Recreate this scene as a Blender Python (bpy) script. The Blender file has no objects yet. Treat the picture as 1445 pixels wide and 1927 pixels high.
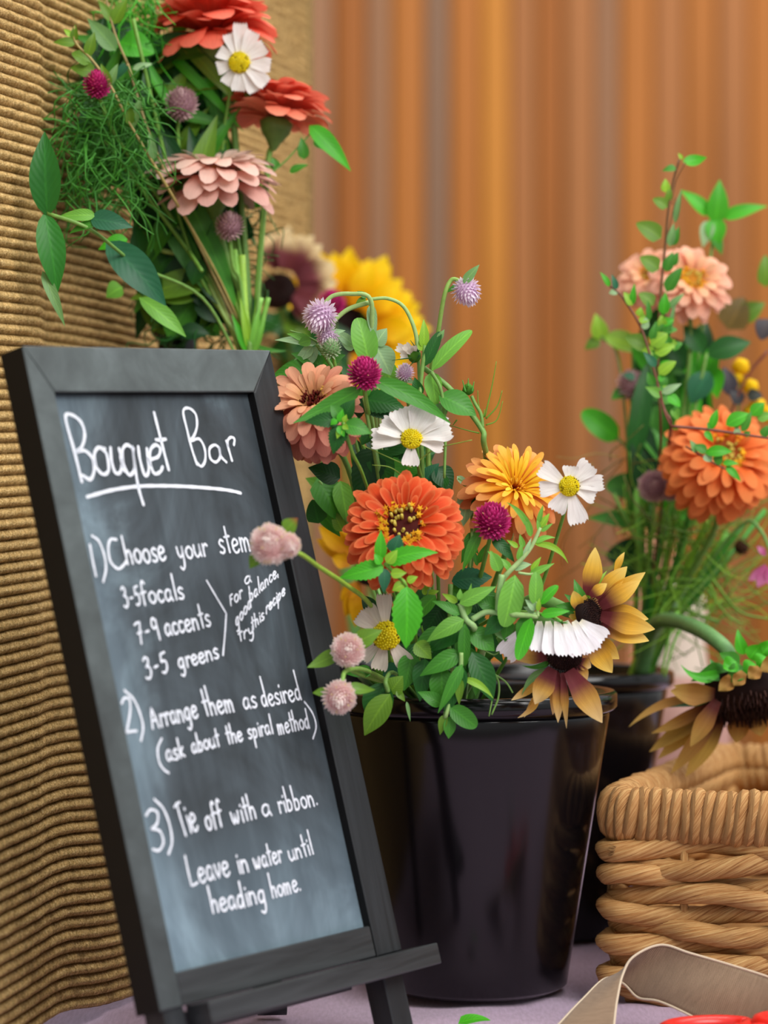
import bpy, math, random
from mathutils import Vector, Matrix
random.seed(7)
R_ = random.Random(11)
scene = bpy.context.scene
COL = scene.collection

# ------------------------------------------------------------------ camera, world, lights, exposure
TABLE = 0.75                      # table top height
CAMH = 0.3155                     # camera above the table
FPX = 85 / 24 * 1445              # focal length in pixels (85 mm on a 24 mm wide frame)
cam_d = bpy.data.cameras.new('camera')
cam_d.sensor_fit = 'HORIZONTAL'; cam_d.sensor_width = 24; cam_d.lens = 85
cam_d.clip_start = 0.05; cam_d.clip_end = 60
cam_d.dof.use_dof = True; cam_d.dof.focus_distance = 1.71; cam_d.dof.aperture_fstop = 4.0
cam = bpy.data.objects.new('camera', cam_d); COL.objects.link(cam)
cam.location = (0, 0, TABLE + CAMH); cam.rotation_euler = (math.pi / 2, 0, 0)
scene.camera = cam
scene.view_settings.view_transform = 'Standard'; scene.view_settings.look = 'None'
scene.view_settings.gamma = 1; scene.view_settings.use_curve_mapping = False
scene.view_settings.exposure = 0.28

w = bpy.data.worlds.new('world'); scene.world = w; w.use_nodes = True
nt = w.node_tree; nt.nodes.clear()
wo = nt.nodes.new('ShaderNodeOutputWorld'); bg = nt.nodes.new('ShaderNodeBackground')
tc = nt.nodes.new('ShaderNodeTexCoord'); sx = nt.nodes.new('ShaderNodeSeparateXYZ')
cr = nt.nodes.new('ShaderNodeValToRGB')
cr.color_ramp.elements[0].position = 0.0; cr.color_ramp.elements[0].color = (.30, .29, .27, 1)
cr.color_ramp.elements[1].position = 1.0; cr.color_ramp.elements[1].color = (.95, 1.0, 1.06, 1)
e = cr.color_ramp.elements.new(.5); e.color = (.62, .64, .64, 1)
mp = nt.nodes.new('ShaderNodeMath'); mp.operation = 'MULTIPLY_ADD'; mp.inputs[1].default_value = .5; mp.inputs[2].default_value = .5
nt.links.new(tc.outputs['Generated'], sx.inputs[0]); nt.links.new(sx.outputs['Z'], mp.inputs[0])
nt.links.new(mp.outputs[0], cr.inputs[0]); nt.links.new(cr.outputs[0], bg.inputs[0]); nt.links.new(bg.outputs[0], wo.inputs[0])
bg.inputs[1].default_value = 0.72

def area(name, loc, target, size, power, col):
    l = bpy.data.lights.new(name, 'AREA'); l.shape = 'RECTANGLE'; l.size = size[0]; l.size_y = size[1]; l.energy = power; l.color = col
    o = bpy.data.objects.new(name, l); COL.objects.link(o); o.location = loc
    o.rotation_euler = (Vector(target) - Vector(loc)).to_track_quat('-Z', 'Y').to_euler()
    return o
area('daylight_key', (1.5, -.3, 3.0), (0.0, 1.9, .95), (2.2, 1.5), 78, (1, .98, .95))  # area lamp added as soft daylight from upper right, no opening is built
area('wall_daylight', (1.5, 2.6, 4.2), (0.6, 6, 1.2), (3.5, 1.5), 106, (1, .93, .84))

# ------------------------------------------------------------------ helpers
def P(px, py, Z):
    """point at distance Z in front of the camera plane, measured on the photograph"""
    return Vector(((px - 722.5) / FPX * Z, Z, TABLE + CAMH - (py - 963.5) / FPX * Z))
def S(px, Z): return px * Z / FPX
def lin(r, g, b):
    f = lambda c: c / 255 / 12.92 if c <= 10.3 else ((c / 255 + .055) / 1.055) ** 2.4
    return (f(r), f(g), f(b))
def mixc(a, b, t):
    t = max(0, min(1, t)); return tuple(a[i] + (b[i] - a[i]) * t for i in range(3))

def mesh(name, vs, fs, cols=None, uvs=None, smooth=True, mat=None, mats=None, fm=None):
    me = bpy.data.meshes.new(name); me.from_pydata([tuple(v) for v in vs], [], fs)
    if smooth: me.polygons.foreach_set('use_smooth', [True] * len(me.polygons))
    if cols:
        a = me.color_attributes.new('Col', 'FLOAT_COLOR', 'POINT')
        flat = []
        for c in cols: flat += [c[0], c[1], c[2], 1]
        a.data.foreach_set('color', flat)
    if uvs:
        l = me.uv_layers.new(name='UVMap')
        idx = [0] * len(me.loops); me.loops.foreach_get('vertex_index', idx)
        flat = []
        for i in idx: flat += [uvs[i][0], uvs[i][1]]
        l.data.foreach_set('uv', flat)
    for m in (mats or ([mat] if mat else [])): me.materials.append(m)
    if fm: me.polygons.foreach_set('material_index', fm)
    me.update(); return me
def obj(name, me, parent=None, mtx=None):
    o = bpy.data.objects.new(name, me); COL.objects.link(o)
    if parent is not None: o.parent = parent
    if mtx is not None: o.matrix_local = mtx
    return o
def tag(o, label=None, cat=None, group=None, kind=None):
    if label: o['label'] = label
    if cat: o['category'] = cat
    if group: o['group'] = group
    if kind: o['kind'] = kind
    return o
GROUPS = {'zinnia': 'zinnias of the three bouquets', 'globe_amaranth': 'globe amaranths of the bouquets', 'cosmos': 'cosmos flowers of the bouquets', 'cosmos_bud': 'cosmos buds of the front bouquet',
          'sunflower': 'sunflowers of the bouquets', 'cut_stem': 'bare cut stems of the bouquets', 'foliage_sprig': 'filler foliage sprigs', 'leafy_sprig': 'leafy green sprigs of the front bouquet', 'mint_sprig': 'mint sprigs',
          'zinnia_foliage': 'broad zinnia leaves of the front bouquet', 'leafy_twig': 'leafy twigs of the right bouquet', 'twig': 'thin twigs of the left bouquet', 'leafy_branch': 'leafy branches of the left bouquet',
          'feathery_foliage': 'feathery filler foliage', 'flower_bucket': 'black flower buckets', 'yellow_flowers': 'small yellow blossoms'}
def thing(name, loc, label, cat, group=None):
    group = group or GROUPS.get(name)
    o = bpy.data.objects.new(name, None); COL.objects.link(o); o.location = loc; o.empty_display_size = .02
    return tag(o, label, cat, group)

class MB:
    def __init__(s): s.v = []; s.f = []; s.c = []; s.u = []
    def add(s, vs, fs, col=None, uvs=None):
        n = len(s.v); s.v += vs; s.f += [tuple(i + n for i in f) for f in fs]
        s.c += ([col] * len(vs) if not isinstance(col, list) else col) if col is not None else [(1, 1, 1)] * len(vs)
        s.u += uvs if uvs else [(0, 0)] * len(vs)
    def build(s, name, mat, parent=None, off=None, smooth=True, mtx=None):
        vs = s.v if off is None else [Vector(v) - off for v in s.v]
        return obj(name, mesh(name, vs, s.f, s.c, s.u, smooth, mat), parent, mtx)

def catmull(pts, n=6):
    pts = [Vector(p) for p in pts]
    if len(pts) < 3: return [pts[0].lerp(pts[-1], i / n) for i in range(n + 1)]
    out = []
    e = [pts[0] * 2 - pts[1]] + pts + [pts[-1] * 2 - pts[-2]]
    for i in range(1, len(e) - 2):
        for k in range(n):
            t = k / n; a, b, c, d = e[i - 1:i + 3]
            out.append(.5 * ((2 * b) + (c - a) * t + (2 * a - 5 * b + 4 * c - d) * t * t + (3 * b - a - 3 * c + d) * t ** 3))
    out.append(pts[-1]); return out

def tube(mb, pts, r0, r1=None, sides=6, col=(1, 1, 1), col2=None, n=5, smooth=True, lobes=0, lobeamp=0, twist=0, flat=1):
    q = catmull(pts, n) if smooth else [Vector(p) for p in pts]
    r1 = r0 if r1 is None else r1; col2 = col2 or col
    vs = []; cs = []; us = []; fs = []
    t = (q[1] - q[0]).normalized(); nrm = t.orthogonal().normalized(); dist = 0
    for i, p in enumerate(q):
        t2 = (q[min(i + 1, len(q) - 1)] - q[max(i - 1, 0)])
        t2 = t2.normalized() if t2.length > 1e-9 else t
        nrm = (nrm - t2 * nrm.dot(t2)); nrm = nrm.normalized() if nrm.length > 1e-9 else t2.orthogonal().normalized()
        bn = t2.cross(nrm); t = t2
        if i: dist += (p - q[i - 1]).length
        u = i / (len(q) - 1); r = r0 + (r1 - r0) * u; c = mixc(col, col2, u)
        for k in range(sides):
            a = 2 * math.pi * k / sides
            rr = r * (1 + lobeamp * abs(math.cos(.5 * lobes * (a + twist * dist)))) if lobes else r
            vs.append(p + nrm * math.cos(a) * rr + bn * math.sin(a) * rr * flat); cs.append(c); us.append((dist, a / 6.2832 + twist * dist / 6.2832))
    for i in range(len(q) - 1):
        for k in range(sides):
            a = i * sides + k; b = i * sides + (k + 1) % sides
            fs.append((a, b, b + sides, a + sides))
    fs.append(tuple(range(sides - 1, -1, -1))); m = (len(q) - 1) * sides
    fs.append(tuple(m + k for k in range(sides)))
    mb.add(vs, fs, cs, us)

def box(mb, lo, hi, M=None, col=(1, 1, 1), bev=0):
    x0, y0, z0 = lo; x1, y1, z1 = hi
    if not bev:
        vs = [Vector(p) for p in ((x0, y0, z0), (x1, y0, z0), (x1, y1, z0), (x0, y1, z0), (x0, y0, z1), (x1, y0, z1), (x1, y1, z1), (x0, y1, z1))]
        fs = [(3, 2, 1, 0), (4, 5, 6, 7), (0, 1, 5, 4), (1, 2, 6, 5), (2, 3, 7, 6), (3, 0, 4, 7)]
    else:
        vs = []; 
        def ring(z, i):
            return [Vector(p) for p in ((x0 + i, y0 + bev, z), (x0 + bev, y0 + i, z), (x1 - bev, y0 + i, z), (x1 - i, y0 + bev, z), (x1 - i, y1 - bev, z), (x1 - bev, y1 - i, z), (x0 + bev, y1 - i, z), (x0 + i, y1 - bev, z))]
        def ring0(z):
            b = bev
            return [Vector(p) for p in ((x0 + b, y0 + b, z), (x0 + b, y0 + b, z), (x1 - b, y0 + b, z), (x1 - b, y0 + b, z), (x1 - b, y1 - b, z), (x1 - b, y1 - b, z), (x0 + b, y1 - b, z), (x0 + b, y1 - b, z))]
        for rg in (ring0(z0), ring(z0 + bev, 0), ring(z1 - bev, 0), ring0(z1)): vs += rg
        fs = [tuple(range(7, -1, -1)), tuple(24 + k for k in range(8))]
        for i in range(3):
            for k in range(8): fs.append((i * 8 + k, i * 8 + (k + 1) % 8, i * 8 + 8 + (k + 1) % 8, i * 8 + 8 + k))
    if M is not None: vs = [M @ v for v in vs]
    mb.add(vs, fs, col)

def lathe(mb, prof, n=48, col=(1, 1, 1), c=Vector((0, 0, 0))):
    vs = []; fs = []
    for r, z in prof:
        for k in range(n):
            a = 2 * math.pi * k / n; vs.append(c + Vector((r * math.cos(a), r * math.sin(a), z)))
    for i in range(len(prof) - 1):
        for k in range(n): fs.append((i * n + k, i * n + (k + 1) % n, (i + 1) * n + (k + 1) % n, (i + 1) * n + k))
    mb.add(vs, fs, col, [(k / n, p[1]) for p in prof for k in range(n)])

# ------------------------------------------------------------------ materials
def newmat(name):
    m = bpy.data.materials.new(name); m.use_nodes = True; t = m.node_tree; t.nodes.clear()
    o = t.nodes.new('ShaderNodeOutputMaterial'); b = t.nodes.new('ShaderNodeBsdfPrincipled')
    t.links.new(b.outputs[0], o.inputs[0]); return m, t, b, o
def N(t, kind, **kw):
    n = t.nodes.new(kind)
    for k, v in kw.items():
        if k.startswith('i_'): n.inputs[k[2:].replace('_', ' ')].default_value = v
        else: setattr(n, k, v)
    return n
def ramp(t, stops, src):
    r = t.nodes.new('ShaderNodeValToRGB'); el = r.color_ramp.elements
    while len(el) < len(stops): el.new(.5)
    for e_, (p, c) in zip(el, stops): e_.position = p; e_.color = (*c, 1)
    t.links.new(src, r.inputs[0]); return r.outputs[0]
def mul(t, a, b, fac=1.0, mode='MULTIPLY'):
    m = t.nodes.new('ShaderNodeMix'); m.data_type = 'RGBA'; m.blend_type = mode; m.inputs[0].default_value = fac
    if hasattr(a, 'node'): t.links.new(a, m.inputs[6])
    else: m.inputs[6].default_value = (*a, 1)
    if hasattr(b, 'node'): t.links.new(b, m.inputs[7])
    else: m.inputs[7].default_value = (*b, 1)
    return m.outputs[2]
def noise(t, scale, detail=3, vec=None, rough=.5, dist=0):
    n = t.nodes.new('ShaderNodeTexNoise'); n.inputs['Scale'].default_value = scale; n.inputs['Detail'].default_value = detail
    n.inputs['Roughness'].default_value = rough; n.inputs['Distortion'].default_value = dist
    if vec is not None: t.links.new(vec, n.inputs['Vector'])
    return n.outputs[0]
def mapping(t, src, scale=(1, 1, 1), rot=(0, 0, 0)):
    m = t.nodes.new('ShaderNodeMapping'); m.inputs['Scale'].default_value = scale; m.inputs['Rotation'].default_value = rot
    t.links.new(src, m.inputs[0]); return m.outputs[0]
def mr(t, src, a, b_):
    n = N(t, 'ShaderNodeMapRange'); n.inputs['From Min'].default_value = a; n.inputs['From Max'].default_value = b_
    t.links.new(src, n.inputs['Value']); return n.outputs[0]
def bump(t, b, h, strength=.3, dist=.001):
    n = t.nodes.new('ShaderNodeBump'); n.inputs['Strength'].default_value = strength; n.inputs['Distance'].default_value = dist
    t.links.new(h, n.inputs['Height']); t.links.new(n.outputs[0], b.inputs['Normal']); return n

def organic(name, rough, trans, kind, spec=.35):
    m, t, b, o = newmat(name)
    at = N(t, 'ShaderNodeVertexColor', layer_name='Col'); uv = N(t, 'ShaderNodeTexCoord')
    c = at.outputs[0]
    if kind == 'leaf':
        sp = N(t, 'ShaderNodeSeparateXYZ'); t.links.new(uv.outputs['UV'], sp.inputs[0])
        ab = N(t, 'ShaderNodeMath', operation='ABSOLUTE'); sb = N(t, 'ShaderNodeMath', operation='SUBTRACT'); sb.inputs[1].default_value = .5
        t.links.new(sp.outputs['Y'], sb.inputs[0]); t.links.new(sb.outputs[0], ab.inputs[0])
        mid = ramp(t, [(0, (1.35, 1.28, 1.2)), (.035, (1.25, 1.2, 1.1)), (.06, (1, 1, 1))], ab.outputs[0])
        # side veins: bands of u - |v|
        k = N(t, 'ShaderNodeMath', operation='MULTIPLY_ADD'); k.inputs[1].default_value = -.55
        t.links.new(ab.outputs[0], k.inputs[0]); t.links.new(sp.outputs['X'], k.inputs[2])
        s = N(t, 'ShaderNodeMath', operation='MULTIPLY'); s.inputs[1].default_value = 55; t.links.new(k.outputs[0], s.inputs[0])
        si = N(t, 'ShaderNodeMath', operation='SINE'); t.links.new(s.outputs[0], si.inputs[0])
        ve = ramp(t, [(.0, (.97, .98, .97)), (.85, (1, 1, 1)), (1, (1.07, 1.05, 1.02))], si.outputs[0])
        nz = ramp(t, [(.3, (.86, .88, .86)), (.7, (1.1, 1.08, 1.05))], noise(t, 60, 3, uv.outputs['Object']))
        c = mul(t, mul(t, mul(t, c, mid), ve), nz)
        bump(t, b, si.outputs[0], .12, .0003)
    elif kind == 'petal':
        st = mapping(t, uv.outputs['UV'], (1.2, 26, 1))
        nz = noise(t, 1.0, 3, st)
        c = mul(t, c, ramp(t, [(.3, (.82, .79, .78)), (.7, (1.08, 1.09, 1.09))], nz))
        bump(t, b, nz, .35, .0006)
    else:
        nz = noise(t, 220, 2, uv.outputs['Object'])
        c = mul(t, c, ramp(t, [(.3, (.85, .87, .85)), (.7, (1.08, 1.08, 1.05))], nz))
    t.links.new(c, b.inputs['Base Color']); b.inputs['Roughness'].default_value = rough
    b.inputs['Specular IOR Level'].default_value = spec
    if trans:
        tr = N(t, 'ShaderNodeBsdfTranslucent'); t.links.new(c, tr.inputs[0]); mx = N(t, 'ShaderNodeMixShader'); mx.inputs[0].default_value = trans
        t.links.new(b.outputs[0], mx.inputs[1]); t.links.new(tr.outputs[0], mx.inputs[2]); t.links.new(mx.outputs[0], o.inputs[0])
    return m
M_LEAF = organic('leaf_green', .42, .28, 'leaf')
M_PETAL = organic('petal_tissue', .6, .3, 'petal', .2)
M_STEM = organic('stem_green', .45, .0, 'stem')
M_SEED = organic('floret_tissue', .7, .3, 'stem', .2)

def wood(name, c0, c1, scale, rough=.6, axis=2, spec=.4, bs=.3):
    m, t, b, o = newmat(name); uv = N(t, 'ShaderNodeTexCoord')
    s = [scale, scale, scale]; s[axis] = scale * .06
    nz = noise(t, 1, 4, mapping(t, uv.outputs['Object'], s), .6, .6)
    t.links.new(ramp(t, [(.3, c0), (.7, c1)], nz), b.inputs['Base Color'])
    b.inputs['Roughness'].default_value = rough; b.inputs['Specular IOR Level'].default_value = spec; bump(t, b, nz, bs, .001); return m
M_FRAME = wood('black_stained_wood', lin(20, 22, 24), lin(40, 43, 46), 130, .5, 1, .4, .25)
def M_mottled(name, c0, c1, c2):
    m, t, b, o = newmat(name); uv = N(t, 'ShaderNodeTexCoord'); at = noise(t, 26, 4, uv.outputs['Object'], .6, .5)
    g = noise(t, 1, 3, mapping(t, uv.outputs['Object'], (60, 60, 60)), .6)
    sy = N(t, 'ShaderNodeSeparateXYZ'); t.links.new(uv.outputs['Object'], sy.inputs[0])      # colour darkens from the top of the board downwards
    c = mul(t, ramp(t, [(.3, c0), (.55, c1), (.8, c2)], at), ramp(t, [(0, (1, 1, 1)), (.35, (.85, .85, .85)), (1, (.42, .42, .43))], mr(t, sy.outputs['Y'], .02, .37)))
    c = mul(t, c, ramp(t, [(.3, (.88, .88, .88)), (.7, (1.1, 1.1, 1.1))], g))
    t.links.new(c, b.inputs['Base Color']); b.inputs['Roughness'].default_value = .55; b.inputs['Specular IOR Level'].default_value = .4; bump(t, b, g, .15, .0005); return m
M_GREYRAIL = M_mottled('mottled_grey_frame', lin(66, 72, 72), lin(84, 92, 92), lin(104, 113, 114))
M_FRAMEH = wood('black_stained_wood_cross', lin(23, 25, 27), lin(50, 53, 55), 130, .42, 0, .55, .25)
M_TABLE = wood('table_wood', lin(90, 60, 40), lin(130, 90, 60), 20)

def M_slate():
    m, t, b, o = newmat('dusty_chalkboard'); uv = N(t, 'ShaderNodeTexCoord')
    ob = uv.outputs['Object']
    n1 = noise(t, 9, 5, mapping(t, ob, (1, .55, 1), (0, 0, .5)), .6, 1.4)
    n2 = noise(t, 60, 4, mapping(t, ob, (1, .12, 1), (0, 0, -.6)), .6, .4)
    c1 = ramp(t, [(.32, lin(40, 45, 48)), (.5, lin(66, 75, 81)), (.68, lin(110, 127, 135))], n1)
    c2 = mul(t, c1, ramp(t, [(.35, (.72, .73, .74)), (.7, (1.25, 1.25, 1.25))], n2))
    # chalk left thick along the lower edge and the left edge of the slate
    sp = N(t, 'ShaderNodeSeparateXYZ'); t.links.new(ob, sp.inputs[0])
    lo = ramp(t, [(0, (0, 0, 0)), (1, (1, 1, 1))], mr(t, sp.outputs['Y'], .27, .36))
    le = ramp(t, [(0, (1, 1, 1)), (1, (0, 0, 0))], mr(t, sp.outputs['X'], .02, .05))
    ad = mul(t, lo, le, .8, 'ADD'); dust = mul(t, ad, lin(92, 112, 124), 1, 'MULTIPLY')
    c3 = mul(t, c2, mul(t, dust, (.55, .55, .55)), 1, 'ADD')
    t.links.new(c3, b.inputs['Base Color']); b.inputs['Roughness'].default_value = .55; b.inputs['Specular IOR Level'].default_value = .35
    bump(t, b, n2, .1, .0004); return m
M_SLATE = M_slate()
def plain(name, col, rough=.5, spec=.5, metal=0, nscale=0, namt=.1, coat=0):
    m, t, b, o = newmat(name)
    uv = N(t, 'ShaderNodeTexCoord'); nz = noise(t, nscale or 30, 4, uv.outputs['Object'])
    a = tuple(c * (1 - namt) for c in col); c_ = tuple(c * (1 + namt) for c in col)
    t.links.new(ramp(t, [(.3, a), (.7, c_)], nz), b.inputs['Base Color'])
    b.inputs['Roughness'].default_value = rough; b.inputs['Specular IOR Level'].default_value = spec; b.inputs['Metallic'].default_value = metal
    b.inputs['Coat Weight'].default_value = coat; bump(t, b, nz, .08, .0005)
    return m
M_BLACK = plain('shaded_rail_side', lin(14, 13, 13), .6, .25, 0, 60, .1)  # frame rail sides: their shade is painted in as near-black
M_CHALK = plain('white_chalk_marker', lin(226, 230, 238), .8, .2, 0, 900, .12)
M_BUCKET = plain('glossy_black_plastic', lin(11, 9, 12), .17, .42, 0, 6, .2)
M_CROCK = plain('cream_glaze', lin(205, 190, 172), .5, .4, 0, 10, .1)
M_CROCK2 = plain('mauve_clay', lin(168, 128, 116), .6, .4, 0, 10, .1)
M_RED = plain('red_plastic', lin(222, 34, 24), .3, .5, 0, 50, .04)
M_STEEL = plain('steel', (.6, .6, .62), .25, .5, 1, 60, .05)
M_CRATE = wood('dark_crate_wood', lin(60, 42, 28), lin(100, 70, 48), 40, .7, 0)
M_GROUND = plain('grey_paving', lin(120, 112, 104), .9, .2, 0, 4, .15)

def M_jute():
    m, t, b, o = newmat('woven_jute'); uv = N(t, 'ShaderNodeTexCoord')
    f = noise(t, 1, 4, mapping(t, uv.outputs['UV'], (420, 900, 1), (0, 0, 0)), .7, .5)
    k = noise(t, 1, 2, mapping(t, uv.outputs['UV'], (220, 170, 1)), .5)
    g = noise(t, 1, 2, mapping(t, uv.outputs['UV'], (9, 9, 1)), .5)
    c = ramp(t, [(.25, lin(140, 104, 58)), (.5, lin(218, 184, 124)), (.75, lin(248, 228, 180))], f)
    c = mul(t, c, ramp(t, [(.3, (.72, .68, .6)), (.65, (1.08, 1.05, 1))], k))
    c = mul(t, c, ramp(t, [(.3, (.9, .88, .84)), (.7, (1.05, 1.05, 1.05))], g))
    sp = N(t, 'ShaderNodeSeparateXYZ'); t.links.new(uv.outputs['UV'], sp.inputs[0])   # shade between the ribs painted dark, ridges lightened, by rib phase
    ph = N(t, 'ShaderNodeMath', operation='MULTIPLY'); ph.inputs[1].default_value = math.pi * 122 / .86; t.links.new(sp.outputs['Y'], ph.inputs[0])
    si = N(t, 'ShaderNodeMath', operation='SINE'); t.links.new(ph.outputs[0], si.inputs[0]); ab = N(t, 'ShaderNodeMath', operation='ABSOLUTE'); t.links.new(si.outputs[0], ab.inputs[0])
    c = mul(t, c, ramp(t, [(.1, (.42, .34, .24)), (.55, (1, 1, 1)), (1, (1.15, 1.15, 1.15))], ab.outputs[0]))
    t.links.new(c, b.inputs['Base Color']); b.inputs['Roughness'].default_value = .9; b.inputs['Specular IOR Level'].default_value = .1
    bump(t, b, f, .9, .002); return m
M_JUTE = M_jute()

def M_seagrass():
    m, t, b, o = newmat('water_hyacinth_rope'); uv = N(t, 'ShaderNodeTexCoord')
    f = noise(t, 1, 5, mapping(t, uv.outputs['UV'], (30, 26, 1)), .65, .3)
    g = noise(t, 28, 3, uv.outputs['Object'], .5)
    c = ramp(t, [(.27, lin(84, 48, 20)), (.42, lin(178, 126, 72)), (.75, lin(232, 196, 136))], f)
    c = mul(t, c, ramp(t, [(.3, (.72, .66, .58)), (.7, (1.12, 1.08, 1.02))], g))
    t.links.new(c, b.inputs['Base Color']); b.inputs['Roughness'].default_value = .62; b.inputs['Specular IOR Level'].default_value = .3
    bump(t, b, f, .8, .0015); return m
M_GRASS = M_seagrass()

def M_fabric(name, c0, c1, su, rough=.85, alpha=0):
    m, t, b, o = newmat(name); uv = N(t, 'ShaderNodeTexCoord')
    sp = N(t, 'ShaderNodeSeparateXYZ'); t.links.new(uv.outputs['UV'], sp.inputs[0])
    def wv(src, k):
        a = N(t, 'ShaderNodeMath', operation='MULTIPLY'); a.inputs[1].default_value = k; t.links.new(src, a.inputs[0])
        s = N(t, 'ShaderNodeMath', operation='SINE'); t.links.new(a.outputs[0], s.inputs[0]); return s.outputs[0]
    mm = N(t, 'ShaderNodeMath', operation='MULTIPLY'); t.links.new(wv(sp.outputs['X'], su), mm.inputs[0]); t.links.new(wv(sp.outputs['Y'], su), mm.inputs[1])
    n = noise(t, 1, 4, mapping(t, uv.outputs['UV'], (su * .12, su * .02, 1)))
    c = ramp(t, [(.0, c0), (1, c1)], mr(t, mm.outputs[0], -1, 1))
    c = mul(t, c, ramp(t, [(.3, (.85, .84, .83)), (.7, (1.08, 1.08, 1.08))], n))
    t.links.new(c, b.inputs['Base Color']); b.inputs['Roughness'].default_value = rough; b.inputs['Specular IOR Level'].default_value = .15
    b.inputs['Sheen Weight'].default_value = .2
    bump(t, b, mm.outputs[0], .3, .0005)
    if alpha:
        tr = N(t, 'ShaderNodeBsdfTranslucent'); t.links.new(c, tr.inputs[0]); mx = N(t, 'ShaderNodeMixShader'); mx.inputs[0].default_value = alpha
        t.links.new(b.outputs[0], mx.inputs[1]); t.links.new(tr.outputs[0], mx.inputs[2]); t.links.new(mx.outputs[0], o.inputs[0])
    return m
M_CLOTH = M_fabric('lilac_cloth', lin(176, 150, 174), lin(196, 172, 196), 4000)
M_RIBBON = M_fabric('taupe_linen_ribbon', lin(84, 62, 46), lin(186, 158, 130), 5200, .8, .15)
M_EDGE = M_fabric('ribbon_edge', lin(190, 168, 140), lin(232, 214, 188), 5000)

def M_plank():
    m, t, b, o = newmat('stained_cedar_plank'); uv = N(t, 'ShaderNodeTexCoord'); oi = N(t, 'ShaderNodeObjectInfo')
    mp_ = N(t, 'ShaderNodeVectorMath', operation='ADD'); cm = N(t, 'ShaderNodeCombineXYZ')
    r = N(t, 'ShaderNodeMath', operation='MULTIPLY'); r.inputs[1].default_value = 40; t.links.new(oi.outputs['Random'], r.inputs[0])
    t.links.new(r.outputs[0], cm.inputs[0]); t.links.new(r.outputs[0], cm.inputs[2])
    t.links.new(uv.outputs['Object'], mp_.inputs[0]); t.links.new(cm.outputs[0], mp_.inputs[1])
    g = noise(t, 1, 4, mapping(t, mp_.outputs[0], (22, 22, .9)), .55, .5)
    at = N(t, 'ShaderNodeVertexColor', layer_name='Col')
    c = mul(t, at.outputs[0], ramp(t, [(.3, (.8, .78, .76)), (.5, (1, 1, 1)), (.72, (1.12, 1.1, 1.05))], g))
    t.links.new(c, b.inputs['Base Color']); b.inputs['Roughness'].default_value = .6; b.inputs['Specular IOR Level'].default_value = .25
    bump(t, b, g, .3, .003); return m
M_PLANK = M_plank()

# ------------------------------------------------------------------ setting: ground, fence wall of planks
mb = MB(); mb.add([Vector(p) for p in ((-6, -3, 0), (8, -3, 0), (8, 8, 0), (-6, 8, 0))], [(0, 1, 2, 3)])
tag(mb.build('floor', M_GROUND), kind='structure')
WALLZ = 6.0
wall = thing('wall_back', (0, WALLZ, 0), None, None); wall['kind'] = 'structure'
mb = MB(); box(mb, (-2.6, .03, 0), (3.4, .06, 3.2), col=lin(70, 38, 18)); mb.build('backing', M_PLANK, wall)
tones = [lin(196, 118, 50), lin(186, 108, 44), lin(204, 124, 54), lin(178, 104, 50), lin(210, 132, 60)]
grey = lin(164, 122, 92); dark = lin(140, 78, 34)
# plank widths and stain tones follow the photograph's vertical bands
bands = [(560, 628, 'g'), (628, 690, 'd'), (690, 735, 'g'), (735, 800, 'o'), (800, 845, 'G'), (845, 905, 'o'), (905, 960, 'y'), (960, 1010, 'n'), (1010, 1060, 'd'),
         (1060, 1120, 'n'), (1120, 1165, 'g'), (1165, 1230, 'o'), (1230, 1290, 'n'), (1290, 1350, 'o'), (1350, 1410, 'n'), (1410, 1470, 'o')]
tone = {'g': lin(150, 108, 78), 'G': lin(136, 104, 82), 'd': lin(158, 94, 40), 'o': lin(172, 106, 46), 'y': lin(196, 128, 50), 'n': lin(164, 106, 60)}
_old = {'g': lin(158, 112, 80), 'G': lin(142, 108, 84), 'd': lin(162, 92, 38), 'o': lin(176, 106, 46), 'y': lin(198, 128, 48), 'n': lin(168, 108, 62)}
xs = [(a, b, tone[k]) for a, b, k in bands]
x = 560
while x > -1400: xs.insert(0, (x - 62, x, tone[R_.choice('gdoon')])); x -= 62
x = 1470
while x < 3600: xs.append((x, x + 62, tone[R_.choice('gonoy')])); x += 62
for k, (a, b, c) in enumerate(xs):
    xa = (a - 722.5) / FPX * WALLZ; xb = (b - 722.5) / FPX * WALLZ
    d = R_.uniform(0, .006)
    mb = MB(); box(mb, (-(xb - xa) / 2 + .002, -.0 - d, 0), ((xb - xa) / 2 - .002, .024, 3.2), col=c, bev=.004)
    mb.build('plank', M_PLANK, wall, mtx=Matrix.Translation(((xa + xb) / 2, 0, 0)))
# wooden post and ledge standing before the fence, seen between the rear bucket and the basket
mb = MB(); box(mb, (-.035, -.04, 0), (.035, .04, 1.02), col=lin(214, 150, 120), bev=.006)
tag(mb.build('fence_post', M_PLANK, mtx=Matrix.Translation(((1222 - 722.5) / FPX * 5.2, 5.2, 0))), 'pale pinkish wooden post low behind the rear bucket and the basket', 'post')

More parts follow.
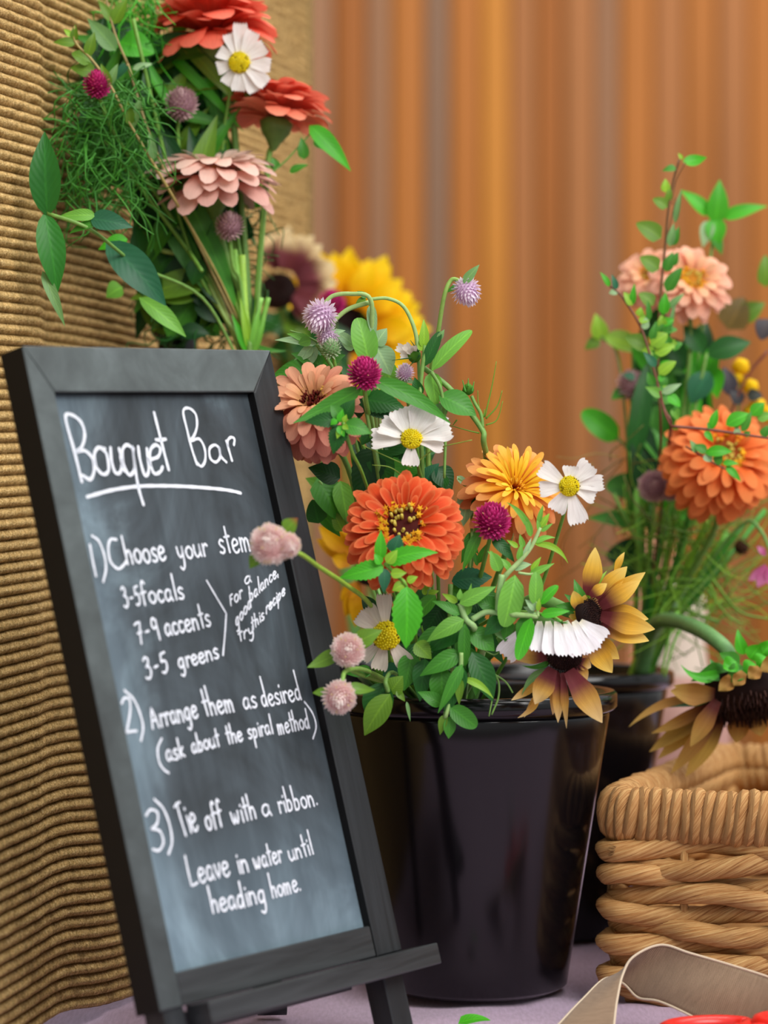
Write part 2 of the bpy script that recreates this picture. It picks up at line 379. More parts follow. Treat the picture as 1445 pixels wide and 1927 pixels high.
# ------------------------------------------------------------------ table and cloth
tb = thing('table', (0.1, 1.9, 0), 'wooden display table hidden under the lilac cloth', 'table')
mb = MB(); box(mb, (-.95, -.75, TABLE - .035), (.95, .75, TABLE - .009), bev=.004); mb.build('tabletop', M_TABLE, tb)
for sx_ in (-1, 1):
    for sy in (-1, 1):
        mb = MB(); box(mb, (-.03, -.03, 0), (.03, .03, TABLE - .035), bev=.004)
        mb.build('leg', M_TABLE, tb, mtx=Matrix.Translation((sx_ * .88, sy * .68, 0)))
mb = MB(); nx, ny = 180, 120
vs = []; us = []
def cloth_h(x, y):
    h = .0009 * math.sin(x * 19 + 2.2 * math.sin(y * 6)) + .0007 * math.sin(y * 31 + x * 14) + .0006 * math.sin(x * 47 - y * 22)
    h += .0022 * max(0, math.sin((x * .8 + y * 1.5) * 21 + .6)) ** 10 + .0018 * max(0, math.sin((x * 1.3 - y * .7) * 17 + 2.1)) ** 12
    return h
for j in range(ny + 1):
    for i in range(nx + 1):
        u = i / nx; v = j / ny
        px_, py_ = -1.06 + 2.12 * u, -.86 + 1.72 * v
        dx = max(0, abs(px_) - .955); dy = max(0, abs(py_) - .755)
        X = max(-.962, min(.962, px_)); Y = max(-.762, min(.762, py_))
        drop = max(dx, dy) * 2.6
        X += math.copysign(.012 * math.sin(py_ * 34) * min(1, dx * 20), px_) if dx else 0
        Y += math.copysign(.012 * math.sin(px_ * 34) * min(1, dy * 20), py_) if dy else 0
        vs.append(Vector((X, Y, TABLE + (cloth_h(X + .1, Y + 1.9) - .0028 if drop == 0 else -.0028) - drop))); us.append((px_, py_))
fs = [(j * (nx + 1) + i, j * (nx + 1) + i + 1, (j + 1) * (nx + 1) + i + 1, (j + 1) * (nx + 1) + i) for j in range(ny) for i in range(nx)]
mb.add(vs, fs, None, us)
tag(mb.build('tablecloth', M_CLOTH, mtx=Matrix.Translation((.1, 1.9, 0))), 'pale lilac cloth spread over the display table', 'tablecloth')

# ------------------------------------------------------------------ woven jute rug hanging at the left
def jute_pt(px, t):
    """t 0 top .. 1 table"""
    q = max(-1, (px - 20) / 555)
    zt = 1 / (.572 - .145 * q)                    # upper part
    zb = 1 / (.600 - .000284 * (px - 150))         # where it meets the table
    s = max(0, min(1, (t - .55) / .45)); s = s * s * (3 - 2 * s)
    Z = zt + (min(zb, zt) - zt) * s
    Z += .006 * math.sin(px * .02 + 1) * (t ** 2) + .012 * s * math.exp(-((px - 118) / 45) ** 2)
    q2 = max(0, min(1, (px - 72) / 12)); Z += .022 + .030 * q2 * q2 * (3 - 2 * q2) * (1 - s) * min(1, max(0, (t - .18) * 4))      # a second fold hangs further back
    return Z
mb = MB(); vs = []; us = []; fs = []
NR = 122; SUB = 6; H0, H1 = TABLE + .001, TABLE + .86
rows = NR * SUB; colsn = 210
for j in range(rows + 1):
    t = 1 - j / rows                 # j=0 -> bottom
    t_ = 1 - (j / rows)
    for i in range(colsn + 1):
        px = -700 + (578 + 700) * i / colsn  # matting lengthened out of view at the left to block light from there
        Z = jute_pt(px, t_)
        X = (px - 722.5) / FPX * Z
        z = H0 + (H1 - H0) * j / rows
        # ribs bend with the folds near the table
        z += .004 * math.sin(px * .013) * t_ + (.006 * math.exp(-((px - 118) / 60) ** 2)) * max(0, t_ - .6)
        z = max(z, TABLE - .0)
        rib = abs(math.sin(math.pi * j / SUB)); kn = .5 + .5 * math.sin(px * 1.05 + (j // SUB) * 2.1 + math.sin(px * .13))
        d = .0050 * rib ** .9 * (.85 + .15 * math.sin(px * .21 + (j // SUB) * 1.3)) + .0016 * kn * rib + R_.uniform(-.0006, .0006)
        n = Vector((.48, -.88, 0))
        vs.append(Vector((X, Z, z)) + n * d); us.append((i / colsn * 1.2, j / rows * .86))
for j in range(rows):
    for i in range(colsn): a = j * (colsn + 1) + i; fs.append((a, a + 1, a + colsn + 2, a + colsn + 1))
mb.add(vs, fs, None, us)
rug = thing('jute_rug', (0, 0, 0), 'tan ribbed jute matting hanging behind the chalkboard at the left', 'rug')
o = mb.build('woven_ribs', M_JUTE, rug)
m_ = o.modifiers.new('thick', 'SOLIDIFY'); m_.thickness = .004; m_.offset = -1
# bound edge on the right side
mb = MB(); pts = []
for k in range(26):
    t = k / 25; Z = jute_pt(578, 1 - t); pts.append(Vector(((578 - 722.5) / FPX * Z, Z - .002, H0 + (H1 - H0) * t)))
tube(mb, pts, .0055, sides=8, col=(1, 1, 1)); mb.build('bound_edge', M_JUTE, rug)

# ------------------------------------------------------------------ florist buckets
def bucket(name, X, Z, label, rt=.094, rb=.062, H=.197, cat='bucket', base=TABLE):
    t = thing(name, (X, Z, base + .001), label, cat, None)
    mb = MB()
    prof = [(0, .0)] + [(rb - .006, 0), (rb - .001, .003)] + [(rb + (rt - .004 - rb) * u, .004 + (H - .02) * u) for u in [k / 12 for k in range(13)]]
    prof += [(rt - .0045, H - .012)]
    prof += [(rt - .0065, H - .016)] + [(rb - .002 + (rt - .008 - rb) * u, .006 + (H - .022) * u) for u in [k / 8 for k in range(7, -1, -1)]] + [(0, .006)]
    lathe(mb, prof, 64); mb.build('body', M_BUCKET, t)
    mb = MB(); r = rt
    prof = [(r - .0065, H - .016), (r - .006, H - .002), (r - .004, H), (r - .001, H), (r + .0012, H - .002), (r + .0012, H - .010), (r - .001, H - .0125), (r - .0055, H - .014)]
    lathe(mb, prof, 64); mb.build('rim', M_BUCKET, t)
    return t
B1 = Vector((.059, 1.80)); B2 = Vector((.122, 2.04))
bucket('flower_bucket', B1.x, B1.y, 'glossy black plastic flower bucket in front, right of the chalkboard')
bucket('flower_bucket', B2.x, B2.y, 'black plastic flower bucket standing behind the front one, beside the basket')
# tall slim vase that holds the left bouquet, behind the chalkboard
bucket('flower_vase', -.098, 1.90, 'black cylindrical vase behind the chalkboard holding the left bouquet', .042, .038, .24, 'vase')
bucket('flower_bucket', -.020, 2.36, 'small black bucket far behind, holding the yellow and cream sunflowers', .058, .046, .19)
bucket('tall_vase', -.151, 1.99, 'tall narrow black vase behind the left bouquet foliage', .0185, .017, .455, 'vase')
# two-tone pottery jar, far behind the rear bucket
jx = (1272 - 722.5) / FPX * 2.5
t = thing('pottery_jar', (jx, 2.50, TABLE + .001), 'blurred cream and mauve pottery jar far behind the rear bucket', 'jar')
mb = MB(); lathe(mb, [(0, 0), (.034, 0), (.05, .05), (.05, .12), (.042, .145), (.03, .165)], 40); mb.build('body', M_CROCK2, t)
mb = MB(); lathe(mb, [(.03, .165), (.028, .18), (.026, .20), (.028, .225), (.024, .24), (.012, .247), (0, .248)], 40); mb.build('lid', M_CROCK, t)

# ------------------------------------------------------------------ chalkboard easel
BW, BH = .20913, .37481
bR = Matrix(((.6277, .7777 * 0, 0), (0, 0, 0), (0, 0, 0)))
# columns (board x right, board y down, board z away), camera coords x right, y down, z forward
ex = Vector((.6277, .7777, .0343)); ey = Vector((.2166, -.1322, -.9673)); 
ex.normalize(); ey = (ey - ex * ey.dot(ex)).normalized(); ez = ex.cross(ey).normalized()
if ez.y < 0: ez = -ez
B0 = Vector((-.20143, 1.51691, TABLE + .40833))
BM = Matrix(((ex.x, ey.x, ez.x, B0.x), (ex.y, ey.y, ez.y, B0.y), (ex.z, ey.z, ez.z, B0.z), (0, 0, 0, 1)))
easel = thing('chalkboard_easel', (0, 0, 0), 'small black framed chalkboard easel hand-lettered "Bouquet Bar" on the lilac cloth', 'chalkboard')
easel.matrix_world = BM
sr, tr_, br = .0180, .0268, .0186; srr = .0236        # rail widths
TH = .019
def bpart(name, lo, hi, mat, bev=.0008, parent=None):
    mb = MB(); c = [(lo[i] + hi[i]) / 2 for i in range(3)]
    box(mb, [lo[i] - c[i] for i in range(3)], [hi[i] - c[i] for i in range(3)], bev=bev)
    return mb.build(name, mat, parent or easel, smooth=False, mtx=Matrix.Translation(c))
def rail(name, quad, front):
    """mitred rail with a bevelled front; mottled grey or plain black front, sides darkened by painted shade"""
    mb = MB(); b = .0007; c = Vector((sum(q[0] for q in quad) / 4, sum(q[1] for q in quad) / 4)); vs = []
    for z, s in ((b, 1.0), (0, None), (TH, 1.0)):
        for q in quad:
            d = Vector(q) - c
            if s is None: d = Vector((d.x - math.copysign(b, d.x), d.y - math.copysign(b, d.y)))
            vs.append(Vector((c.x + d.x, c.y + d.y, z)))
    fs = [(7, 6, 5, 4), (8, 9, 10, 11)]; fm = [0, 1]
    for k in range(4):
        l = (k + 1) % 4; fs += [(k, l, 8 + l, 8 + k), (4 + k, 4 + l, l, k)]; fm += [1, 0]
    return obj(name, mesh(name, vs, fs, None, None, False, None, [front, M_BLACK], fm), easel)
g = .00025
rail('rail', [(0, 0), (BW, 0), (BW - srr + g, tr_), (sr - g, tr_)], M_GREYRAIL)
rail('rail', [(0, 2 * g), (sr - 2 * g, tr_ + g), (sr - 2 * g, BH), (0, BH)], M_GREYRAIL)
rail('rail', [(BW - srr + 2 * g, tr_ + g), (BW, 2 * g), (BW, BH), (BW - srr + 2 * g, BH)], M_FRAME)
bpart('rail', (sr, BH - br, .0006), (BW - srr, BH, TH), M_FRAMEH)
slate = bpart('writing_surface', (sr - .002, tr_ - .002, .0062), (BW - srr + .002, BH - br + .002, .010), M_SLATE, 0)
_c = Vector((BW / 2, (tr_ + BH - br) / 2, .0081)); slate.data.transform(Matrix.Translation(_c)); slate.matrix_local = Matrix.Identity(4)
# easel legs run behind the frame and stand on the table, ledge, brace, rear leg
def bframe_point(x, y, z=0): return BM @ Vector((x, y, z))
def legpiece(name, x0, x1, y0, z0, z1, yend, mat):
    mb = MB(); box(mb, (x0, y0, z0), (x1, yend, z1), bev=.0008); return mb.build(name, mat, easel, smooth=False)
# length so that the lower end just meets the cloth
def down_to_table(x, z, dirv):
    p = BM @ Vector((x, 0, z)); return (p.z - TABLE - .0015) / -(BM.to_3x3() @ Vector(dirv)).z
yl = down_to_table(.012, TH / 2, (0, 1, 0)); yr = down_to_table(BW, TH / 2, (0, 1, 0))
legpiece('front_leg', .004, .020, BH - .002, .002, .018, yl - .002, M_FRAME)
legpiece('front_leg', BW - .020, BW - .002, BH - .002, .002, .018, yr - .002, M_FRAME)
bpart('ledge', (.0225, BH + .0002, -.0145), (BW + .0165, BH + .0128, .004), M_FRAMEH, .0007)
bpart('cross_brace', (.03, BH + .004, .0185), (BW - .03, BH + .016, .024), M_FRAMEH)
# rear leg: from behind the top rail to the photographed foot
a = BM @ Vector((BW / 2, .03, TH + .008)); f_ = P(512, 1903, 1.70); f_.z = TABLE + .0075
mb = MB(); inv = BM.inverted(); a_l = inv @ a; f_l = inv @ f_
dirl = (f_l - a_l).normalized(); sx__ = Vector((1, 0, 0)) - dirl * dirl.x; sx__.normalize(); sy__ = dirl.cross(sx__)
pts = []
for p in (a_l, f_l):
    for u, v in ((-1, -1), (1, -1), (1, 1), (-1, 1)): pts.append(p + sx__ * u * .008 + sy__ * v * .005)
mb.add(pts, [(3, 2, 1, 0), (4, 5, 6, 7), (0, 1, 5, 4), (1, 2, 6, 5), (2, 3, 7, 6), (3, 0, 4, 7)]); mb.build('rear_leg', M_FRAME, easel, smooth=False)
mb = MB(); n_ = 14; c_ = inv @ Vector((f_.x, f_.y, TABLE + .0082)); vs = []
wx = inv.to_3x3() @ Vector((1, .1, 0)).normalized(); wy = inv.to_3x3() @ Vector((0, 1, 0)); wz = inv.to_3x3() @ Vector((0, 0, 1))
tube(mb, [c_ - wx * .009, c_ + wx * .009], .0072, sides=14, smooth=False); mb.build('foot', M_FRAME, easel)

# ---- hand lettering
G = {
 'B': (1.0, [[(.05, 0), (.0, 1.2), (-.05, 2.35)], [(-.05, 2.3), (.25, 2.42), (.62, 2.2), (.72, 1.75), (.5, 1.35), (.12, 1.15)], [(.12, 1.15), (.55, 1.12), (.85, .75), (.75, .25), (.4, -.05), (.1, .1)]]),
 'o': (.75, [[(.38, .98), (.12, .8), (.05, .45), (.2, .08), (.45, .02), (.65, .3), (.65, .7), (.45, .95), (.3, .95)]]),
 'u': (.75, [[(.05, 1), (.05, .4), (.2, .03), (.42, .08), (.58, .45), (.6, 1)], [(.6, 1), (.62, .4), (.68, .02)]]),
 'v': (.65, [[(.05, 1), (.15, .4), (.3, .05)], [(.3, .05), (.45, .45), (.55, 1)]]),
 'q': (.75, [[(.6, .85), (.38, 1), (.12, .8), (.05, .4), (.2, .05), (.42, .1), (.58, .45), (.6, .9)], [(.6, .95), (.6, -.2), (.62, -1.15)]]),
 'e': (.72, [[(.08, .5), (.35, .55), (.6, .7), (.5, .95), (.28, 1), (.08, .75), (.05, .4), (.2, .05), (.45, .02), (.65, .22)]]),
 't': (.55, [[(.22, 1.9), (.24, 1), (.28, 0)], [(.02, 1.15), (.25, 1.18), (.5, 1.2)]]),
 'a': (.75, [[(.58, .85), (.35, 1), (.12, .78), (.05, .38), (.2, .04), (.42, .12), (.56, .5), (.58, .92)], [(.58, .92), (.58, .4), (.7, .0)]]),
 'r': (.55, [[(.08, 1), (.1, .5), (.1, 0)], [(.1, .5), (.2, .85), (.4, 1.0), (.52, .85)]]),
 'C': (1.0, [[(.72, 1.85), (.45, 2.1), (.15, 1.8), (0, 1.1), (.12, .35), (.45, 0), (.75, .2), (.85, .5)]]),
 'h': (.75, [[(.05, 2.1), (.08, 1), (.1, 0)], [(.1, .55), (.25, .9), (.45, .95), (.58, .6), (.6, 0)]]),
 's': (.6, [[(.5, .88), (.3, 1), (.1, .8), (.2, .55), (.42, .4), (.5, .18), (.3, 0), (.05, .08)]]),
 'y': (.75, [[(.05, 1), (.12, .4), (.3, .15), (.5, .35), (.58, 1)], [(.58, 1), (.58, .2), (.52, -.6), (.3, -.9), (.1, -.7)]]),
 'm': (1.05, [[(.05, 1), (.08, 0)], [(.08, .6), (.22, .95), (.4, .8), (.44, 0)], [(.44, .6), (.6, .95), (.8, .8), (.85, 0)]]),
 'n': (.75, [[(.05, 1), (.08, 0)], [(.08, .55), (.25, .92), (.48, .88), (.58, .5), (.6, 0)]]),
 'f': (.6, [[(.52, 1.7), (.35, 1.9), (.22, 1.6), (.2, .8), (.2, -.1)], [(.0, .95), (.25, 1), (.5, 1.05)]]),
 'F': (.65, [[(.1, 1.3), (.1, .6), (.12, 0)], [(.08, 1.25), (.3, 1.3), (.5, 1.3)], [(.1, .7), (.25, .75), (.4, .75)]]),
 'c': (.62, [[(.52, .85), (.3, 1), (.1, .78), (.05, .4), (.2, .05), (.4, .03), (.55, .2)]]),
 'l': (.35, [[(.15, 2.1), (.16, 1), (.18, 0)]]),
 'i': (.3, [[(.12, .95), (.14, .5), (.15, 0)], [(.1, 1.35), (.12, 1.42)]]),
 'd': (.75, [[(.55, .85), (.35, 1), (.12, .78), (.05, .38), (.2, .04), (.42, .12), (.55, .5)], [(.55, 2.0), (.57, 1), (.62, .0)]]),
 'b': (.75, [[(.08, 2.0), (.1, 1), (.1, 0)], [(.1, .5), (.25, .92), (.48, .92), (.6, .5), (.5, .1), (.25, 0), (.1, .15)]]),
 'g': (.75, [[(.55, .85), (.35, 1), (.12, .78), (.05, .4), (.2, .08), (.42, .15), (.56, .5)], [(.56, .95), (.58, .2), (.55, -.5), (.35, -.8), (.12, -.65)]]),
 'k': (.65, [[(.08, 1.9), (.1, 1), (.1, 0)], [(.5, .95), (.12, .45)], [(.2, .5), (.35, .25), (.58, .05)]]),
 'p': (.75, [[(.08, 1), (.1, 0), (.12, -1)], [(.1, .55), (.25, .92), (.48, .92), (.58, .5), (.45, .1), (.2, .05), (.1, .2)]]),
 'w': (1.0, [[(.05, 1), (.12, .4), (.25, .05), (.4, .4), (.45, .8)], [(.45, .8), (.5, .3), (.65, .05), (.8, .4), (.85, 1)]]),
 'A': (.95, [[(.05, 0), (.2, 1), (.35, 1.7)], [(.35, 1.7), (.6, 1), (.85, 0)], [(.12, .6), (.4, .65), (.7, .6)]]),
 'T': (.8, [[(.0, 1.75), (.3, 1.85), (.7, 1.9)], [(.33, 1.9), (.33, 1), (.38, 0)]]),
 'L': (.85, [[(.1, 1.9), (.08, 1), (.1, 0)], [(.1, 0), (.4, .02), (.75, .1)]]),
 '1': (.4, [[(.15, 1.8), (.15, 1), (.18, 0)]]),
 '2': (.7, [[(.05, 1.4), (.2, 1.75), (.45, 1.7), (.5, 1.3), (.35, .7), (.05, .1)], [(.05, .1), (.3, .12), (.65, .15)]]),
 '3': (.7, [[(.05, 1.6), (.25, 1.8), (.5, 1.6), (.45, 1.2), (.2, 1)], [(.2, 1), (.5, .9), (.6, .5), (.45, .08), (.2, 0), (.02, .15)]]),
 '5': (.7, [[(.55, 1.65), (.3, 1.62), (.12, 1.6)], [(.12, 1.6), (.1, 1.2), (.1, .95), (.35, 1), (.55, .75), (.5, .25), (.25, 0), (.02, .1)]]),
 '7': (.65, [[(.0, 1.4), (.25, 1.5), (.55, 1.5)], [(.55, 1.5), (.4, .8), (.3, 0)], [(.15, .75), (.55, .8)]]),
 '9': (.7, [[(.5, 1.3), (.3, 1.6), (.08, 1.4), (.08, 1), (.28, .85), (.5, 1.1), (.52, 1.45)], [(.52, 1.4), (.55, .7), (.58, 0)]]),
 '-': (.75, [[(.2, .75), (.52, .78)]]),
 ',': (.25, [[(.1, .15), (.08, -.25)]]),
 '.': (.3, [[(.1, .05), (.13, .1)]]),
 ' ': (.6, []),
}
CZ = .0058
def to_board(px, py):
    o_ = Vector((0, 0, TABLE + CAMH)); d = P(px, py, 1.0) - o_
    ol = inv @ o_; dl = inv.to_3x3() @ d
    k = (CZ - ol.z) / dl.z; q = ol + dl * k; return Vector((q.x, q.y))
def stroke(mb, pts, wpx):
    """pts are pixel points; ribbon with round ends on the slate"""
    q = [to_board(*p) for p in pts]
    q = catmull([Vector((p.x, p.y, 0)) for p in q], 6)
    wd = wpx * .9 / FPX * 1.56 / 2
    L = []; Rr = []
    for i, p in enumerate(q):
        t = (q[min(i + 1, len(q) - 1)] - q[max(i - 1, 0)])
        t = t.normalized() if t.length > 1e-9 else Vector((1, 0, 0))
        n = Vector((-t.y, t.x, 0)); k = 1 + .1 * math.sin(i * .9 + p.x * 300)
        L.append(p + n * wd * k); Rr.append(p - n * wd * k)
    vs = []; z = CZ
    for a, b in zip(L, Rr): vs += [Vector((a.x, a.y, z)), Vector((b.x, b.y, z))]
    fs = [(2 * i, 2 * i + 1, 2 * i + 3, 2 * i + 2) for i in range(len(q) - 1)]
    mb.add(vs, fs)
    for p in (q[0], q[-1]):
        vs = [Vector((p.x + wd * math.cos(a * .6283), p.y + wd * math.sin(a * .6283), z - .00002)) for a in range(10)]
        mb.add(vs, [tuple(range(10))])
def word(text, x0, y0, x1, y1, xh, lw=5, slant=.21, capk=1.0):
    mb = MB(); tot = sum(G[c][0] for c in text) - .12
    for_x = (x1 - x0) / tot; for_y = (y1 - y0) / tot; adv = 0
    for c in text:
        wg, strokes = G[c]
        j = R_.uniform(-.04, .04)
        for s in strokes:
            pts = []
            for gx, gy in s:
                if gy > 1.2: gy = 1.2 + (gy - 1.2) * capk
                ux = adv + gx
                gx_ = gx * .86 + .03; ux = adv + gx_
                pts.append((x0 + for_x * ux - slant * (gy + j) * xh * 1.0, y0 + for_y * ux - (gy + j) * xh))
            stroke(mb, pts, lw)
        adv += wg
    mb.build('lettering', M_CHALK, easel, smooth=False)
def marks(lists, lw):
    mb = MB()
    for l in lists: stroke(mb, l, lw)
    mb.build('lettering', M_CHALK, easel, smooth=False)
def c3(l): return [(100 + x / 2.779, 740 + y / 2.779) for x, y in l]
def c1(l): return [(150 + x / 2.064, 1200 + y / 2.064) for x, y in l]
# "Bouquet Bar" traced
marks([c3([(150, 462), (110, 300), (65, 130), (95, 112), (145, 150), (165, 215), (150, 280), (118, 308)]), c3([(118, 308), (165, 300), (205, 340), (215, 400), (195, 450), (155, 430)]),
       c3([(270, 290), (235, 285), (215, 320), (225, 385), (262, 424), (290, 400), (280, 320), (250, 285)]),
       c3([(300, 285), (305, 350), (325, 415), (352, 410), (360, 350), (345, 290)]), c3([(352, 330), (362, 380), (372, 405)]),
       c3([(420, 290), (385, 270), (362, 300), (368, 370), (398, 428), (425, 395), (420, 320), (415, 280)]), c3([(415, 280), (430, 400), (448, 500), (472, 582)]),
       c3([(445, 280), (455, 350), (480, 430), (500, 400), (490, 290)]), c3([(494, 330), (505, 370), (515, 390)]),
       c3([(515, 345), (550, 330), (560, 290), (535, 270), (508, 300), (508, 370), (530, 420), (560, 410), (572, 385)]),
       c3([(528, 102), (550, 190), (578, 300), (604, 400)]), c3([(538, 243), (562, 244), (588, 240)])], 7.5)
marks([c3([(752, 372), (725, 290), (700, 190), (680, 95), (710, 78), (745, 110), (752, 170), (735, 225), (712, 248)]), c3([(722, 248), (765, 240), (792, 290), (795, 350), (775, 382), (748, 360)]),
       c3([(868, 285), (845, 270), (818, 290), (822, 340), (850, 360), (872, 335), (868, 285)]), c3([(868, 285), (878, 330), (905, 360)]),
       c3([(905, 250), (920, 300), (935, 352)]), c3([(916, 290), (912, 250), (930, 230), (948, 240), (945, 270)])], 6.5)
marks([c3([(178, 542), (300, 508), (430, 488), (560, 484), (700, 488), (860, 500), (940, 512), (980, 522)])], 7.5)
marks([c3([(192, 792), (208, 880), (224, 955)]), c3([(203, 745), (240, 775), (268, 850), (276, 920), (262, 985)])], 5.5)
marks([c3([(330, 765), (300, 765), (288, 810), (300, 880), (340, 918), (372, 895), (380, 880)])], 6)
word('hoose', 238, 1062, 313, 1054, 25, 5.5)
word('your', 335, 1053, 392, 1046, 22, 5)
word('stem', 414, 1041, 474, 1037, 25, 5)
word('3-5', 234, 1144, 266, 1137, 21, 4.6); word('focals', 268, 1137, 347, 1127, 21, 4.8, capk=1.2)
word('7-9', 260, 1213, 302, 1202, 26, 4.8); word('accents', 312, 1197, 397, 1178, 21, 4.8, capk=1.2)
word('3-5', 275, 1279, 318, 1263, 22, 5); word('greens', 337, 1259, 412, 1238, 18, 4.8)
marks([c3([(803, 980), (850, 1060), (905, 1152)]), c3([(905, 1152), (898, 1260), (888, 1370)])], 4.4)
word('For', 433, 1141, 456, 1124, 14, 3.8, .1); word('a', 460, 1101, 473, 1095, 13, 3.8, .1)
word('good', 444, 1180, 473, 1142, 14, 3.8, .1); word('balance,', 470, 1133, 523, 1083, 13, 3.8, .1, 1.2)
word('try', 449, 1209, 478, 1190, 13, 3.8, .1); word('this', 474, 1187, 497, 1164, 12, 3.8, .1); word('recipe', 500, 1156, 536, 1118, 13, 3.8, .0)
marks([c1([(163, 255), (172, 236), (192, 238), (196, 285), (182, 368)]), c1([(182, 368), (200, 364), (220, 362)]), c1([(174, 205), (210, 240), (236, 300), (246, 350), (238, 400)])], 5.5)
word('Arrange', 286, 1371, 373, 1350, 22, 5); word('them', 386, 1347, 443, 1338, 22, 5, .25, 1.4)
word('as', 459, 1335, 484, 1330, 20, 4.6); word('desired', 494, 1330, 568, 1316, 20, 4.6, .25, 1.9); marks([c1([(873, 250), (876, 254)])], 5)
marks([c1([(318, 392), (303, 430), (308, 480), (325, 510), (345, 525)])], 5); word('ask', 314, 1433, 348, 1424, 19, 4.8, .2)
word('about', 362, 1418, 414, 1403, 17, 4.6, .2); word('the', 428, 1400, 457, 1393, 17, 4.6, .2); word('spiral', 468, 1391, 514, 1379, 17, 4.4, .2)
word('method', 524, 1382, 583, 1369, 18, 4.4, .2); marks([c1([(878, 255), (905, 295), (918, 345), (906, 392)])], 4.6)
marks([c1([(258, 690), (275, 668), (302, 680), (300, 722), (278, 742)]), c1([(278, 742), (312, 752), (325, 795), (308, 826), (284, 822)]), c1([(290, 628), (325, 665), (350, 730), (358, 795), (345, 840)])], 5.5)
word('Tie', 343, 1574, 374, 1562, 32, 5.0, .28); word('off', 389, 1563, 421, 1552, 25, 5, .22)
word('with', 437, 1552, 483, 1539, 22, 5, .22); word('a', 494, 1537, 511, 1534, 21, 4.8); word('ribbon.', 526, 1530, 598, 1515, 20, 4.6, .24, 1.3)
word('Leave', 358, 1668, 433, 1646, 26, 5, .22, 1.35); word('in', 449, 1644, 469, 1639, 23, 5); word('water', 479, 1636, 532, 1621, 20, 4.8); word('until', 545, 1620, 590, 1606, 18, 4.6, .24, 1.4)
word('heading', 399, 1719, 501, 1697, 23, 5.2, .2, 1.1); word('home.', 512, 1690, 566, 1676, 20, 4.8, .2, 1.2)

# ------------------------------------------------------------------ woven basket
BA = math.radians(19); bf = Vector((math.cos(BA), -math.sin(BA), 0)); bb = Vector((math.sin(BA), math.cos(BA), 0))
BO = Vector((.1365, 1.745, TABLE + .002)); BLf, BLb, BHt = .30, .36, .137
bas = thing('woven_basket', BO, 'rectangular basket of thick twisted tan rope in the right foreground', 'basket')
def peri(s, inset=0, rad=.022):
    """rounded rectangle, s in metres from the front-left corner along the front"""
    A, B = BLf - 2 * rad, BLb - 2 * rad; q = math.pi / 2 * rad
    tot = 2 * A + 2 * B + 4 * q; s = s % tot
    segs = [('l', A, Vector((rad, 0)), Vector((1, 0))), ('a', q, Vector((BLf - rad, rad)), -90), ('l', B, Vector((BLf, rad)), Vector((0, 1))), ('a', q, Vector((BLf - rad, BLb - rad)), 0),
            ('l', A, Vector((BLf - rad, BLb)), Vector((-1, 0))), ('a', q, Vector((rad, BLb - rad)), 90), ('l', B, Vector((0, BLb - rad)), Vector((0, -1))), ('a', q, Vector((rad, rad)), 180)]
    for k, ln, p, d in segs:
        if s <= ln or (k, p) == (segs[-1][0], segs[-1][2]):
            if k == 'l':
                pt = p + d * s; tg = d
            else:
                a = math.radians(d) + s / rad; pt = p + Vector((math.cos(a), math.sin(a))) * rad; tg = Vector((-math.sin(a), math.cos(a)))
            out = Vector((tg.y, -tg.x)); pt = pt - out * inset
            return bf * pt.x + bb * pt.y, bf * tg.x + bb * tg.y, bf * out.x + bb * out.y
        s -= ln
def peri_len(rad=.022): return 2 * (BLf - 2 * rad) + 2 * (BLb - 2 * rad) + 2 * math.pi * rad
PL = peri_len(); up = Vector((0, 0, 1))
NS = 19; stake = PL / NS
nrow = 10; pitch = .0103
for r in range(nrow):
    mb = MB(); pts = []; n = 230; ph = R_.uniform(-.15, .15)
    for k in range(n + 1):
        s = PL * (k / n + .6); p, tg, out = peri(s, .006)
        wv = math.cos(math.pi * (s + .012) / stake + math.pi * r + ph)
        pts.append(p + out * (.0064 * wv) + up * (.0065 + r * pitch + .0018 * math.sin(s * 41 + r * 1.7) + .0022 * math.sin(2 * math.pi * (s + .02) / stake / 2 + r * 2.3)))
    tube(mb, pts, .0058, sides=16, n=1, lobes=3, lobeamp=.26, twist=48 + 9 * (r % 3))
    mb.build('strand', M_GRASS, bas)
for k in range(NS):
    p, tg, out = peri(stake * (k + .5), .006); mb = MB(); tube(mb, [p + up * .002, p + up * .115], .0026, sides=8, smooth=False); mb.build('stake', M_GRASS, bas)
# coiled rim: every wrap its own loop
mb = MB(); pts = [peri(PL * k / 160, .008)[0] + up * .120 for k in range(161)]; tube(mb, pts, .009, sides=8, n=1); mb.build('rim_core', M_GRASS, bas)
coils = []
for q in range(4):
    mb = MB(); pts = []
    for k in range(17):
        a = 2 * math.pi * k / 16 + math.pi
        ca, sa = math.cos(a), math.sin(a)
        pts.append(Vector((.0026 * ca * (1 if q % 2 else .6) + .0012 * sa, .0088 * math.copysign(abs(ca) ** .8, ca), .0138 * math.copysign(abs(sa) ** .9, sa))))
    tube(mb, pts, .0045, sides=9, n=1, lobes=2, lobeamp=.18, twist=90 + 25 * q, flat=.85)
    coils.append(mesh('coil', mb.v, mb.f, mb.c, mb.u, True, M_GRASS))
NC = int(PL / .0070)
for k in range(NC):
    s = PL * k / NC; p, tg, out = peri(s, .008)
    M = Matrix(((tg.x, out.x, 0, p.x), (tg.y, out.y, 0, p.y), (0, 0, 1, .1195 + R_.uniform(-.0006, .0006)), (0, 0, 0, 1)))
    M = M @ Matrix.Rotation(R_.uniform(-.07, .07) + .05, 4, 'Y') @ Matrix.Diagonal((1, R_.uniform(.95, 1.06), R_.uniform(.96, 1.05), 1))
    obj('coil', coils[k % 4] if R_.random() > .3 else coils[R_.randrange(4)], bas, M)
